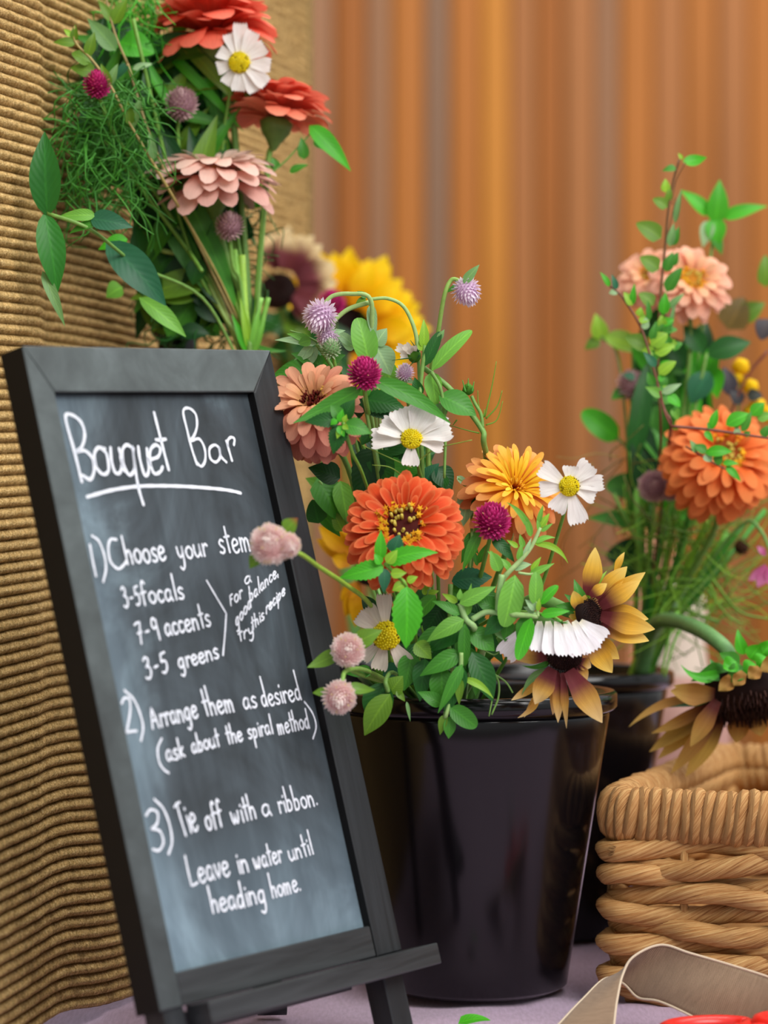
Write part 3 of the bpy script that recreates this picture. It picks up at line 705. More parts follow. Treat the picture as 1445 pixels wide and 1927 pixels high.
# plaited bottom
mb = MB()
for k in range(22):
    y = .02 + k * (BLb - .04) / 21
    tube(mb, [bf * .015 + bb * y + up * .004, bf * (BLf - .015) + bb * y + up * .004], .0078, sides=8, smooth=False, lobes=3, lobeamp=.15, twist=80)
mb.build('base', M_GRASS, bas)
# frayed strand end at the left corner
mb = MB()
for k in range(16):
    p, tg, out = peri(-.004, .002); st = p + up * (.0965 + R_.uniform(-.003, .003)) + out * .004
    tube(mb, [st, st - bf * R_.uniform(.005, .009) + up * R_.uniform(-.004, .004) - bb * R_.uniform(.001, .005)], .0006, .0003, 4, smooth=False)
mb.build('frayed_end', M_GRASS, bas)

# ------------------------------------------------------------------ ribbon and scissors
A_ = [(1148, 1990, 1.60), (1156, 1925, 1.615), (1162, 1878, 1.63), (1172, 1832, 1.645), (1192, 1799, 1.652), (1243, 1778, 1.655), (1300, 1795, 1.645), (1372, 1816, 1.635), (1450, 1840, 1.625), (1560, 1880, 1.60)]
C_ = [(1000, 1985, 1.60), (1052, 1927, 1.615), (1098, 1880, 1.635), (1140, 1842, 1.655), (1172, 1850, 1.665), (1200, 1876, 1.66), (1240, 1884, 1.648), (1300, 1912, 1.63), (1400, 1965, 1.615), (1520, 2010, 1.60)]
qa = catmull([P(*a) for a in A_], 8); qc = catmull([P(*c) for c in C_], 8); nv = 12
vs = []; us = []; dist = 0
for i, (a, c) in enumerate(zip(qa, qc)):
    if i: dist += (qa[i] - qa[i - 1]).length
    for j in range(nv + 1):
        v = j / nv; p = a.lerp(c, v); p.y += .002 * math.sin(v * 5 + i * .15)
        p.z = max(p.z, TABLE + .0015); vs.append(p); us.append((dist, v * .034))
fs = [(i * (nv + 1) + j, i * (nv + 1) + j + 1, (i + 1) * (nv + 1) + j + 1, (i + 1) * (nv + 1) + j) for i in range(len(qa) - 1) for j in range(nv)]
rb_ = thing('linen_ribbon', P(1156, 1925, 1.615), 'wide taupe linen ribbon with stitched edges curling before the basket', 'ribbon')
mb = MB(); mb.add(vs, fs, None, us); o = mb.build('band', M_RIBBON, rb_, rb_.location)
so = o.modifiers.new('t', 'SOLIDIFY'); so.thickness = .0004
for q in (0, nv):
    mb = MB(); pts = [vs[i * (nv + 1) + q] for i in range(len(qa))]
    tube(mb, pts, .0008, sides=6, n=2); mb.build('stitched_edge', M_EDGE, rb_, rb_.location)
sc = thing('scissors', P(1330, 1918, 1.60), 'red handled scissors lying in front of the basket under the ribbon end', 'scissors')
so_ = sc.location.copy(); zt = TABLE + .012
def loop(cx_, cy_, rx, ry, ang):
    return [Vector((cx_ + rx * math.cos(a) * math.cos(ang) - ry * math.sin(a) * math.sin(ang), cy_ + rx * math.cos(a) * math.sin(ang) + ry * math.sin(a) * math.cos(ang), zt)) for a in [2 * math.pi * k / 20 for k in range(21)]]
for s_, (hx, hy, an, dz) in enumerate(((.190, 1.596, .35, .0), (.246, 1.592, -.15, .004))):
    mb = MB(); l = [p + Vector((0, 0, dz)) for p in loop(hx, hy, .026, .016, an)]; tube(mb, l, .0052, sides=10, n=2)
    mb.build('handle', M_RED, sc, so_)
mb = MB(); tube(mb, [Vector((.205, 1.583, zt)), Vector((.21, 1.58, zt + .001)), Vector((.225, 1.55, zt + .002))], .006, .005, 10); tube(mb, [Vector((.232, 1.583, zt)), Vector((.215, 1.58, zt + .001)), Vector((.215, 1.55, zt + .002))], .006, .005, 10); mb.build('handle_shank', M_RED, sc, so_)
for dx in (-.004, .012):
    mb = MB(); vs = []
    p0 = Vector((.22, 1.555, zt)); p1 = Vector((.25 + dx, 1.455, TABLE + .004)); d = (p1 - p0).normalized(); n = Vector((d.y, -d.x, 0)).normalized()
    for p, w_ in ((p0, .007), (p1, .001)):
        for a_, b_ in ((-1, 0), (1, 0), (1, .0016), (-1, .0016)): vs.append(p + n * w_ * a_ + Vector((0, 0, b_)))
    mb.add(vs, [(3, 2, 1, 0), (4, 5, 6, 7), (0, 1, 5, 4), (1, 2, 6, 5), (2, 3, 7, 6), (3, 0, 4, 7)]); mb.build('blade', M_STEEL, sc, so_, False)

# ------------------------------------------------------------------ plant builders
CAMV = Vector((0, -1, 0))
def prof(kind):
    sn, pi = math.sin, math.pi
    return {
     'leaf': lambda u: max(.0, sn(pi * u ** .8)) ** .8 * (1 if u < .55 else (1 - ((u - .55) / .45) ** 2 * .25)),
     'lance': lambda u: (max(0, sn(pi * u ** .62)) ** .9),
     'ovate': lambda u: max(0, sn(pi * u ** .62)) ** .62,
     'oblong': lambda u: max(0, sn(pi * u ** .95)) ** .45,
     'petal': lambda u: (.22 + .78 * min(1, u * 1.45) ** 1.1) * (max(0, 1 - max(0, (u - .72) / .28) ** 2.2)) ** .5,
     'ray': lambda u: (.45 + .55 * min(1, u * 2.2)) * max(0, 1 - max(0, (u - .4) / .6) ** 1.9) ** .9,
     'cosmos': lambda u: (.25 + .75 * min(1, u * 1.35) ** .9) * (1 - max(0, (u - .85) / .15) ** 2 * .22),
     'linear': lambda u: max(0, sn(pi * (u * .96 + .02))) ** .35,
    }[kind]
def lamina_data(base, tip, width, kind='leaf', nrm=None, bend=0, cup=.15, twist=0, teeth=0, nu=10, nv=5, col=(.1, .3, .05), coltip=None, colbase=None,
                ct=(0., 1.), wave=0, side=0, curl=0, rim=None, notch=0, roll=0):
    base = Vector(base); tip = Vector(tip); ax = tip - base; L = ax.length; x = ax / L
    n = Vector(nrm) if nrm is not None else CAMV.copy()
    n = n - x * n.dot(x)
    n = n.normalized() if n.length > 1e-5 else x.orthogonal().normalized()
    y = n.cross(x).normalized()
    if roll: n, y = n * math.cos(roll) + y * math.sin(roll), y * math.cos(roll) - n * math.sin(roll)
    pf = prof(kind); vs = []; cs = []; us = []; nv_ = nv - 1
    for i in range(nu + 1):
        u = i / nu
        if kind in ('petal', 'oblong', 'ovate', 'cosmos'): u = 1 - (1 - u) ** 1.7
        ar = 4 * u * (1 - u)
        ctr = base + x * (u * L) + n * (bend * L * ar) + y * (side * L * ar)
        if curl: ctr = ctr + n * (curl * L * max(0, u - .5) ** 2 * 4) - x * (abs(curl) * L * max(0, u - .6) ** 2)
        wd = width / 2 * max(pf(u), .03)
        if teeth and 0 < i < nu: wd *= 1 + teeth * (1 if i % 2 else -1)
        th = twist * u; c, s = math.cos(th), math.sin(th)
        yy = y * c + n * s; nn = n * c - y * s
        for j in range(nv):
            v = -1 + 2 * j / nv_
            p = ctr + yy * (v * wd) + nn * (cup * wd * (abs(v) ** 1.5)) + nn * (wave * wd * math.sin(u * 9 + v * 2) * abs(v))
            if notch and i >= nu - 1: p = p - x * (notch * L * (.5 if i < nu else 1) * (j % 2) )
            vs.append(p); us.append((u, j / nv_))
            cc = col
            if colbase is not None: cc = mixc(colbase, col, (u - ct[0]) / max(1e-4, ct[1] - ct[0]))
            if coltip is not None: cc = mixc(cc, coltip, (u - .55) / .45)
            if rim is not None: cc = mixc(cc, rim, max(0, abs(v) ** 4, (u - .86) / .14) * .8)
            cs.append(cc)
    fs = [(i * nv + j, i * nv + j + 1, (i + 1) * nv + j + 1, (i + 1) * nv + j) for i in range(nu) for j in range(nv - 1)]
    return vs, fs, cs, us
def lamina(name, parent, base, tip, width, mat, **kw):
    vs, fs, cs, us = lamina_data(base, tip, width, **kw); off = parent['_o'] if False else ORG[parent.name]
    return obj(name, mesh(name, [v - off for v in vs], fs, cs, us, True, mat), parent)
ORG = {}
def plant(name, loc, label, cat, group=None):
    t = thing(name, loc, label, cat, group); ORG[t.name] = Vector(loc); return t
def stemz(parent, pts, r0, r1=None, col=None, col2=None, name='stem', sides=7):
    mb = MB(); tube(mb, pts, r0, r1, sides, col or lin(112, 158, 66), col2, 6); return mb.build(name, M_STEM, parent, ORG[parent.name])

# greens (surface colours)
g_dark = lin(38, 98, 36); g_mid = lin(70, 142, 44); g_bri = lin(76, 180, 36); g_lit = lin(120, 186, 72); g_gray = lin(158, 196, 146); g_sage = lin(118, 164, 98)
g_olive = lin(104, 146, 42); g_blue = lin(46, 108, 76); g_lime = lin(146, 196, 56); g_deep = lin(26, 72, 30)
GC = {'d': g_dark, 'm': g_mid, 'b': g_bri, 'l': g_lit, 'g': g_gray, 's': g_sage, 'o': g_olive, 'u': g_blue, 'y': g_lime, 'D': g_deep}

def frame(N_, roll=0):
    N_ = Vector(N_).normalized(); x = Vector((0, 0, 1)).cross(N_)
    x = x.normalized() if x.length > 1e-4 else Vector((1, 0, 0)); y = N_.cross(x)
    return Matrix((x, y, N_)).transposed().to_4x4() @ Matrix.Rotation(roll, 4, 'Z')

_petal_cache = {}
def petal_mesh(key, **kw):
    if key not in _petal_cache:
        vs, fs, cs, us = lamina_data((0, 0, 0), (1, 0, 0), kw.pop('width'), nrm=(0, 0, 1), **kw)
        _petal_cache[key] = mesh('petal', vs, fs, cs, us, True, M_PETAL)
    return _petal_cache[key]

def star_floret(mb, c, n, r, col):
    x = n.orthogonal().normalized(); y = n.cross(x)
    a0 = R_.uniform(0, 6)
    vs = [c + n * r * .3]; fs = []
    for k in range(10):
        rr = r if k % 2 == 0 else r * .42; a = a0 + k * .6283
        vs.append(c + (x * math.cos(a) + y * math.sin(a)) * rr + n * (r * .45 if k % 2 == 0 else .1 * r))
    for k in range(10): fs.append((0, 1 + k, 1 + (k + 1) % 10))
    mb.add(vs, fs, col)
    tube(mb, [c - n * r * 1.6, c], r * .28, r * .33, 5, col, smooth=False)

def zinnia(label, c, N_, R, rows, colf, seed, stem, center='gold', name='zinnia', calyx=True, cat='flower', cr=.30, dome=.12, scol=None, dkc=None):
    """rows: list of (count, length fraction, elevation deg, width fraction, height fraction, curl)"""
    rnd = random.Random(seed); t = plant(name, c, label, cat); F_ = frame(N_); n_rows = len(rows)
    for ri, (cnt, lf, el, wf, hf, cu) in enumerate(rows):
        ms = []
        for v in range(3):
            cb, cm_, ctp, rimc = colf(ri / max(1, n_rows - 1), v)
            ms.append(petal_mesh((seed, ri, v), width=wf * (1 + .12 * (v - 1)) / max(.3, lf), kind='petal', bend=cu * (.7 + .4 * v), cup=.28 - .16 * v, nu=7, nv=5, col=cm_, colbase=cb, coltip=ctp, ct=(.05, .5), rim=rimc, curl=-.06 * v, wave=.04 * v))
        for k in range(cnt):
            az = 2 * math.pi * (k + rnd.uniform(-.22, .22)) / cnt + ri * .37
            e_ = math.radians(el + rnd.uniform(-7, 7)); r0 = R * cr * (.55 if ri >= n_rows - 1 else .35)
            M = F_ @ Matrix.Rotation(az, 4, 'Z') @ Matrix.Translation((r0, 0, hf * R)) @ Matrix.Rotation(-e_, 4, 'Y') @ Matrix.Rotation(rnd.uniform(-.22, .22), 4, 'X') @ Matrix.Scale(max(.3 * R, R * lf - r0) * rnd.uniform(.93, 1.05), 4)
            obj('petal', ms[rnd.randrange(3)], t, M)
    n = Vector(N_).normalized(); x = F_.to_3x3() @ Vector((1, 0, 0)); y = F_.to_3x3() @ Vector((0, 1, 0)); z0 = rows[-1][4] * R
    mb = MB(); dk = dkc or lin(84, 22, 16)
    if center == 'gold':
        vs = []; rr = R * cr
        lathe_pts = [(0, .20), (.35, .26), (.7, .22), (.95, .08), (1.0, -.15)]
        for r, h in lathe_pts:
            for k in range(16):
                a = k * .3927; vs.append((x * math.cos(a) + y * math.sin(a)) * r * rr + n * (z0 + h * rr))
        fs = [(i * 16 + k, i * 16 + (k + 1) % 16, (i + 1) * 16 + (k + 1) % 16, (i + 1) * 16 + k) for i in range(4) for k in range(16)]
        mb.add(vs, fs, dk); mb.build('disc', M_SEED, t)
        mb = MB()
        for k in range(46):
            a = rnd.uniform(0, 6.283); r = rr * rnd.uniform(.66, 1.12); star_floret(mb, (x * math.cos(a) + y * math.sin(a)) * r + n * (z0 + rr * rnd.uniform(.3, .55)), (n + (x * math.cos(a) + y * math.sin(a)) * .4).normalized(), rr * .16, mixc(lin(232, 150, 20), lin(250, 196, 40), rnd.random()))
        for k in range(26):
            a = rnd.uniform(0, 6.283); r = rr * rnd.uniform(.2, .75); p = (x * math.cos(a) + y * math.sin(a)) * r + n * (z0 + rr * .1)
            tube(mb, [p, p + n * rr * rnd.uniform(.2, .45) + (x * math.cos(a) + y * math.sin(a)) * rr * .05], rr * .055, rr * .07, 6, lin(206, 150, 40), lin(226, 206, 96), smooth=False)
        tag(mb.build('florets', M_SEED, t), kind='stuff')
    elif center == 'quill':
        rr = R * cr
        for k in range(34):
            a = rnd.uniform(0, 6.283); r = rr * rnd.uniform(.1, .9); p = (x * math.cos(a) + y * math.sin(a)) * r + n * (z0 - rr * .05)
            tube(mb, [p, p + n * rr * rnd.uniform(.35, .6) + (x * math.cos(a) + y * math.sin(a)) * rr * .2], rr * .06, rr * .05, 6, lin(232, 128, 26), lin(252, 200, 60), smooth=False)
        tag(mb.build('florets', M_SEED, t), kind='stuff')
    elif center == 'dark':
        rr = R * cr
        for k in range(60):
            a = rnd.uniform(0, 6.283); r = rr * math.sqrt(rnd.random()) * .8; p = (x * math.cos(a) + y * math.sin(a)) * r + n * z0
            tube(mb, [p, p + n * rr * .3], rr * .09, rr * .05, 5, lin(90, 24, 18), lin(110, 30, 22), smooth=False)
        for k in range(40):
            a = rnd.uniform(0, 6.283); r = rr * rnd.uniform(.8, 1.15); star_floret(mb, (x * math.cos(a) + y * math.sin(a)) * r + n * (z0 + rr * .35), (n + (x * math.cos(a) + y * math.sin(a)) * .5).normalized(), rr * .15, mixc(lin(214, 160, 60), lin(236, 190, 96), rnd.random()))
        tag(mb.build('florets', M_SEED, t), kind='stuff')
    if calyx:
        mb = MB(); base = rows[0][4] * R
        vs = []; prf = [(.05, -.55), (.12, -.42), (.26, -.22), (.30, -.05), (.2, .02)]
        for r, h in prf:
            for k in range(14): a = k * .4488; vs.append((x * math.cos(a) + y * math.sin(a)) * r * R + n * (base + h * R))
        mb.add(vs, [(i * 14 + k, i * 14 + (k + 1) % 14, (i + 1) * 14 + (k + 1) % 14, (i + 1) * 14 + k) for i in range(4) for k in range(14)], lin(96, 128, 60))
        mb.build('calyx', M_STEM, t)
        if stem: stem = [Vector(c) + n * (base - .5 * R)] + stem
    if stem:
        stemz(t, stem, R * .055 if R * .055 > .0016 else .0016, None, scol or lin(108, 150, 70))
    return t

def amaranth_mesh(key, cols, n=210, slim=.62, pom=1.0):
    """globe amaranth head: many papery bracts over a ball, apex along +Z"""
    rnd = random.Random(key); mb = MB(); vs = []; fs = []
    for i in range(9):
        th = math.pi * i / 8
        for k in range(12): a = k * .5236; vs.append(Vector((math.sin(th) * math.cos(a), math.sin(th) * math.sin(a), math.cos(th))) * .78)
    fs = [(i * 12 + k, i * 12 + (k + 1) % 12, (i + 1) * 12 + (k + 1) % 12, (i + 1) * 12 + k) for i in range(8) for k in range(12)]
    mb.add(vs, fs, cols[0])
    for i in range(n):
        z = 1 - 2 * (i + .5) / n; z = max(-.92, z); r = math.sqrt(max(0, 1 - z * z)); a = i * 2.39996
        d = Vector((r * math.cos(a), r * math.sin(a), z)); t = (Vector((0, 0, 1)) - d * z); t = t.normalized() if t.length > .05 else Vector((1, 0, 0))
        s = d.cross(t); lift = .75 + .4 * rnd.random()
        dr = (d * lift + t * (.6 + .25 * z)).normalized(); b0 = d * .72; L = .42 * rnd.uniform(.8, 1.2) * pom; wd = .105
        c0 = cols[0]; c1 = mixc(cols[1], cols[2], rnd.random())
        vs = [b0 - s * wd * .6, b0 + s * wd * .6, b0 + dr * L * .6 + s * wd, b0 + dr * L * .6 - s * wd, b0 + dr * L, b0 + dr * L * .62 + d * .05]
        mb.add(vs, [(0, 1, 5), (1, 2, 5), (0, 5, 3), (3, 5, 4), (5, 2, 4)], [c0, c0, c1, c1, cols[2], c1])
    if len(cols) > 3:
        for i in range(14):
            a = rnd.uniform(0, 6.28); z = rnd.uniform(-.2, .9); r = math.sqrt(1 - z * z); d = Vector((r * math.cos(a), r * math.sin(a), z))
            tube(mb, [d * .9, d * 1.1], .03, .02, 4, cols[3], smooth=False)
    return mesh('flower_head', mb.v, mb.f, mb.c, mb.u, False, M_SEED)
AM = {'mag': amaranth_mesh(1, [lin(150, 16, 84), lin(200, 30, 116), lin(232, 80, 156), lin(244, 196, 150)]),
      'lil': amaranth_mesh(2, [lin(226, 192, 224), lin(242, 220, 242), lin(255, 244, 253)], 150, pom=1.25),
      'pnk': amaranth_mesh(3, [lin(236, 196, 196), lin(248, 222, 220), lin(255, 244, 238), lin(240, 224, 150)], 260),
      'mau': amaranth_mesh(4, [lin(176, 134, 146), lin(200, 160, 168), lin(220, 188, 188)], 170)}
def amaranth(label, px, py, Z, rpx, kind, N_, stem, leaves=(), second=None, name='globe_amaranth', scol=None):
    c = P(px, py, Z); t = plant(name, c, label, 'flower'); r = S(rpx, Z)
    obj('flower_head', AM[kind], t, frame(N_) @ Matrix.Diagonal((r, r, r * 1.0, 1)))
    if second:
        x_, y_, r2, n2 = second; r2 = S(r2, Z); p2 = P(x_, y_, Z)
        obj('flower_head', AM[kind], t, Matrix.Translation(p2 - c) @ frame(n2) @ Matrix.Scale(r2, 4))
    if stem:
        stemz(t, [c - Vector(N_).normalized() * r * .7] + [P(*s) for s in stem], .0013, .0016, scol or lin(122, 168, 72))
    for l in leaves: leafd(t, l, Z)
    return t
def leafd(t, l, Z):
    """l = (bx, by, tx, ty, widthpx, colourkey, opts dict)"""
    bx, by, tx, ty, wp, ck = l[:6]; o = dict(l[6]) if len(l) > 6 else {}
    z0 = Z + o.pop('z', 0); z1 = z0 + o.pop('dz', 0); mat = M_LEAF
    kw = dict(kind='lance', bend=.08, cup=.22, col=GC[ck], nu=10, nv=5, nrm=(R_.uniform(-.25, .25), -1, R_.uniform(.1, .6)))
    if 'k' in o: kw['kind'] = o.pop('k')
    if o.get('teeth'): kw['nu'] = 20; kw['cup'] = .15
    kw.update(o)
    c = kw['col']; f = R_.uniform(.9, 1.12); kw['col'] = tuple(min(1, x * f) for x in c)
    lamina('leaf', t, P(bx, by, z0), P(tx, ty, z1), S(wp, z0), mat, **kw)
def sprig(name, label, cat, Z, stems, leaves, group=None, col=None, col2=None):
    p = stems[0][0]; q = P(p[0], p[1], Z + (p[2] if len(p) > 2 else 0)); t = plant(name, q, label, cat, group)
    for s in stems:
        r = s[1]; pts = [P(a[0], a[1], Z + (a[2] if len(a) > 2 else 0)) for a in s[0] if True] if False else None
    for s in stems:
        pts = [P(a[0], a[1], Z + (a[2] if len(a) > 2 else 0)) for a in s if isinstance(a, tuple)]
        r = [a for a in s if not isinstance(a, tuple)]; r0 = (r[0] if r else .0013) * .78; r1 = r[1] if len(r) > 1 else r0 * .7
        stemz(t, pts, r0, r1, col or lin(118, 160, 78), col2)
    for l in leaves: leafd(t, l, Z)
    return t
def cosmos(label, px, py, Z, cpx, N_, tips, stem, col=None, name='cosmos', cen=True, dz=0, base=None, thr=(), pn=None):
    c = P(px, py, Z); t = plant(name, c, label, 'flower'); n = Vector(N_).normalized(); r = S(cpx, Z)
    col = col or lin(244, 240, 236); F3 = frame(N_).to_3x3()
    for tp in tips:
        x_, y_, wp = tp[:3]; zz = tp[3] if len(tp) > 3 else 0
        tpnt = P(x_, y_, Z + dz + zz); d = (tpnt - c); d -= n * d.dot(n) * .5; b = c + d.normalized() * r * .5 if base is None else P(*base(x_, y_), Z)
        lamina('petal', t, b, tpnt, S(wp, Z), M_PETAL, kind='cosmos', nrm=pn or N_, bend=-.03 + R_.uniform(-.03, .05), cup=.25, nu=10, nv=9, col=col, colbase=mixc(col, lin(236, 226, 150), .5), ct=(0, .25), notch=.07, wave=.12)
    if cen:
        mb = MB(); vs = []; 
        for rr, h in ((1, -.1), (.95, .25), (.6, .5), (0.01, .6)):
            for k in range(14): a = k * .4488; vs.append(F3 @ Vector((rr * r * math.cos(a), rr * r * math.sin(a), h * r)))
        mb.add(vs, [(i * 14 + k, i * 14 + (k + 1) % 14, (i + 1) * 14 + (k + 1) % 14, (i + 1) * 14 + k) for i in range(3) for k in range(14)], lin(240, 216, 20))
        mb.build('disc', M_SEED, t); mb = MB()
        for i in range(90):
            q = math.sqrt((i + .5) / 90); a = i * 2.39996; h = .55 * (1 - q * q) + .12; p = F3 @ Vector((q * r * math.cos(a), q * r * math.sin(a), h * r))
            cc = mixc(lin(246, 222, 20), lin(255, 244, 70), R_.random()) if R_.random() > .12 or q < .5 else lin(120, 90, 20)
            tube(mb, [p, p + n * r * .14], r * .055, r * .07, 5, cc, smooth=False)
        tag(mb.build('florets', M_SEED, t), kind='stuff')
    mb = MB()
    for k in range(8):
        a = k * .785; p = F3 @ Vector((math.cos(a) * r * 1.1, math.sin(a) * r * 1.1, -.25 * r)); tube(mb, [Vector((0, 0, 0)) - n * r * .5, p], r * .12, .0002, 5, g_mid, smooth=False)
    mb.build('calyx', M_STEM, t)
    if stem: stemz(t, [c - n * r * .35] + [P(*s) for s in stem], .0011, .0013)
    for th in thr: stemz(t, [P(*q) for q in th], .0006, .0003, lin(130, 160, 60), name='thread_leaf', sides=4)
    return t
BRN = lin(112, 48, 50); GLD = lin(236, 184, 62); CRM = lin(244, 214, 116)
def sunflower(label, px, py, Z, rpx, N_, rays, stem, ry=None, colm=None, sepals=(), name='sunflower', disc=True, scol=None, sr=.004, ct=(.2, .55), hair=0):
    c = P(px, py, Z); t = plant(name, c, label, 'flower'); n = Vector(N_).normalized(); r = S(rpx, Z); F3 = frame(N_).to_3x3()
    cb, cm_, cp = colm or (BRN, GLD, CRM)
    for q in rays:
        bx, by, tx, ty, wp = q[:5]; o = dict(q[5]) if len(q) > 5 else {}
        z0 = Z + o.pop('z', 0); z1 = z0 + o.pop('dz', 0)
        kw = dict(kind='ray', nrm=(R_.uniform(-.3, .3), -1, R_.uniform(-.2, .3)), bend=.08, cup=.3, nu=12, nv=7, col=cm_, colbase=cb, coltip=cp, ct=ct, wave=.1); kw.update(o)
        lamina('petal', t, P(bx, by, z0), P(tx, ty, z1), S(wp, Z), M_PETAL, **kw)
    if disc:
        mb = MB(); vs = []
        for rr, h in ((1.05, -.35), (1, .1), (.8, .3), (.45, .32), (0.01, .25)):
            for k in range(18): a = k * .349; vs.append(F3 @ Vector((rr * r * math.cos(a), rr * r * math.sin(a), h * r)))
        mb.add(vs, [(i * 18 + k, i * 18 + (k + 1) % 18, (i + 1) * 18 + (k + 1) % 18, (i + 1) * 18 + k) for i in range(4) for k in range(18)], lin(38, 22, 20)); mb.build('disc', M_SEED, t)
        mb = MB()
        for i in range(190):
            q = math.sqrt((i + .5) / 190); a = i * 2.39996; d = F3 @ Vector((math.cos(a), math.sin(a), 0)); p = d * q * r + n * r * (.3 - .3 * max(0, q - .7))
            o_ = max(0, q - .6) * 1.2; tube(mb, [p, p + (n + d * o_).normalized() * r * R_.uniform(.14, .26)], r * .028, r * .018, 4, mixc(lin(46, 26, 24), lin(86, 54, 48), R_.random()), smooth=False)
        tag(mb.build('florets', M_SEED, t), kind='stuff')
    for l in sepals:
        bx, by, tx, ty, wp, ck = l[:6]; o = dict(l[6]) if len(l) > 6 else {}; z0 = Z + o.pop('z', .004)
        kw = dict(kind='lance', bend=.12, cup=.3, col=GC[ck], nrm=(.1, -1, .4), wave=.15); kw.update(o); lamina('sepal', t, P(bx, by, z0), P(tx, ty, z0), S(wp, Z), M_LEAF, **kw)
    if stem: stemz(t, [P(*s) for s in stem], sr, sr * 1.1, scol or lin(110, 160, 84), sides=10)
    return t
def threads(parent, box_, Z, n, ln, col, seed, r=.0005, spread=1.0, name='feathery_foliage', grav=0, zr=.03):
    rnd = random.Random(seed); mb = MB(); x0, y0, x1, y1 = box_
    for i in range(n):
        p = P(rnd.uniform(x0, x1), rnd.uniform(y0, y1), Z + rnd.uniform(-zr, zr)); d = Vector((rnd.uniform(-1, 1), rnd.uniform(-.6, .6), rnd.uniform(-1, 1) + grav)).normalized(); pts = [p]
        for k in range(3):
            p = p + d * ln / 3; d = (d + Vector((rnd.uniform(-1, 1), rnd.uniform(-1, 1), rnd.uniform(-1, 1) + grav)) * .55 * spread).normalized(); pts.append(p)
        tube(mb, pts, r, r * .5, 3, mixc(col, g_dark, rnd.random() * .6), n=3)
    return tag(mb.build(name, M_STEM, parent, ORG[parent.name]), kind='stuff')
def bud(parent, px, py, Z, rpx, col, tipc=None, N_=(0, 0, 1)):
    c = P(px, py, Z); r = S(rpx, Z); mb = MB(); F3 = frame(N_).to_3x3(); vs = []
    pr = [(0.05, -1), (.7, -.7), (1, -.1), (.8, .5), (.45, .9), (.05, 1.1)]
    for q, h in pr:
        for k in range(10): a = k * .628; rr = q * (1 + .1 * (k % 2)); vs.append(c + F3 @ Vector((rr * r * math.cos(a), rr * r * math.sin(a), h * r)))
    cs = []
    for i in range(6): cs += [mixc(col, tipc or col, i / 5)] * 10
    mb.add(vs, [(i * 10 + k, i * 10 + (k + 1) % 10, (i + 1) * 10 + (k + 1) % 10, (i + 1) * 10 + k) for i in range(5) for k in range(10)], cs)
    return mb.build('bud', M_SEED, parent, ORG[parent.name])

# ================================================================== CENTRE BOUQUET (front bucket)
BK = (820, 1330, 1.80)
def cf(tones, rimc=None):
    """tones: list outer..inner of (base, mid, tip)"""
    def f(u, v):
        i = u * (len(tones) - 1); a = int(min(i, len(tones) - 2)) if len(tones) > 1 else 0; b = min(a + 1, len(tones) - 1); k = i - a
        d = [mixc(tones[a][q], tones[b][q], k) for q in range(3)]; s = (.9, 1, 1.08)[v]
        d = [tuple(min(1, x * s) for x in q) for q in d]; return d[0], d[1], d[2], rimc
    return f
cor = cf([(lin(150, 20, 6), lin(218, 66, 26), lin(232, 88, 42)), (lin(176, 24, 4), lin(226, 70, 22), lin(238, 96, 44))], lin(248, 140, 84))
zinnia('coral orange zinnia with golden centre, largest bloom facing out of the front bucket', P(760, 992, 1.655), (-.06, -.9, .40), S(121, 1.655),
       [(24, 1.02, -24, .27, -.17, .05), (25, 1.0, -9, .27, -.1, .06), (24, .96, 3, .26, -.05, .06), (22, .88, 15, .24, -.01, .06), (17, .74, 30, .2, .03, .05), (8, .56, 46, .16, .05, .04)], cor, 101, [P(770, 1160, 1.72), P(800, 1300, 1.79), P(*BK)], 'gold', cr=.38)
pk = cf([(lin(176, 84, 74), lin(208, 116, 104), lin(216, 134, 120)), (lin(186, 90, 72), lin(218, 130, 110), lin(226, 150, 128)), (lin(206, 150, 80), lin(238, 176, 128), lin(240, 184, 144))])
zinnia('dusty pink and peach zinnia with dark red eye leaning over the chalkboard edge', P(588, 758, 1.68), (-.20, -.74, .64), S(104, 1.68),
       [(15, 1.02, -62, .34, -.28, .1), (16, 1.02, -46, .33, -.2, .1), (16, 1.0, -28, .32, -.12, .1), (17, .96, -8, .30, -.05, .1), (17, .9, 10, .28, -.02, .08), (15, .78, 28, .25, .02, .08), (11, .58, 46, .2, .05, .08)], pk, 102, [P(655, 880, 1.73), P(700, 1050, 1.77), P(790, 1300, 1.81)], 'dark', cr=.3)
oy = cf([(lin(206, 70, 20), lin(236, 122, 56), lin(242, 150, 96)), (lin(224, 96, 24), lin(240, 140, 60), lin(246, 170, 110)), (lin(240, 160, 14), lin(254, 192, 44), lin(252, 196, 80)), (lin(248, 180, 10), lin(255, 212, 50), lin(255, 216, 76))])
zinnia('orange zinnia with a yellow quilled centre beside the white cosmos', P(970, 918, 1.71), (.26, -.80, .52), S(106, 1.71),
       [(17, 1.0, -26, .27, -.16, .07), (18, 1.0, -8, .26, -.1, .07), (18, .96, 8, .24, -.05, .07), (17, .86, 22, .17, 0, .05), (18, .74, 36, .11, .03, .04), (16, .58, 52, .08, .04, .03)], oy, 103, [P(960, 1010, 1.75), P(900, 1180, 1.79), P(850, 1330, 1.81)], 'quill', cr=.22)

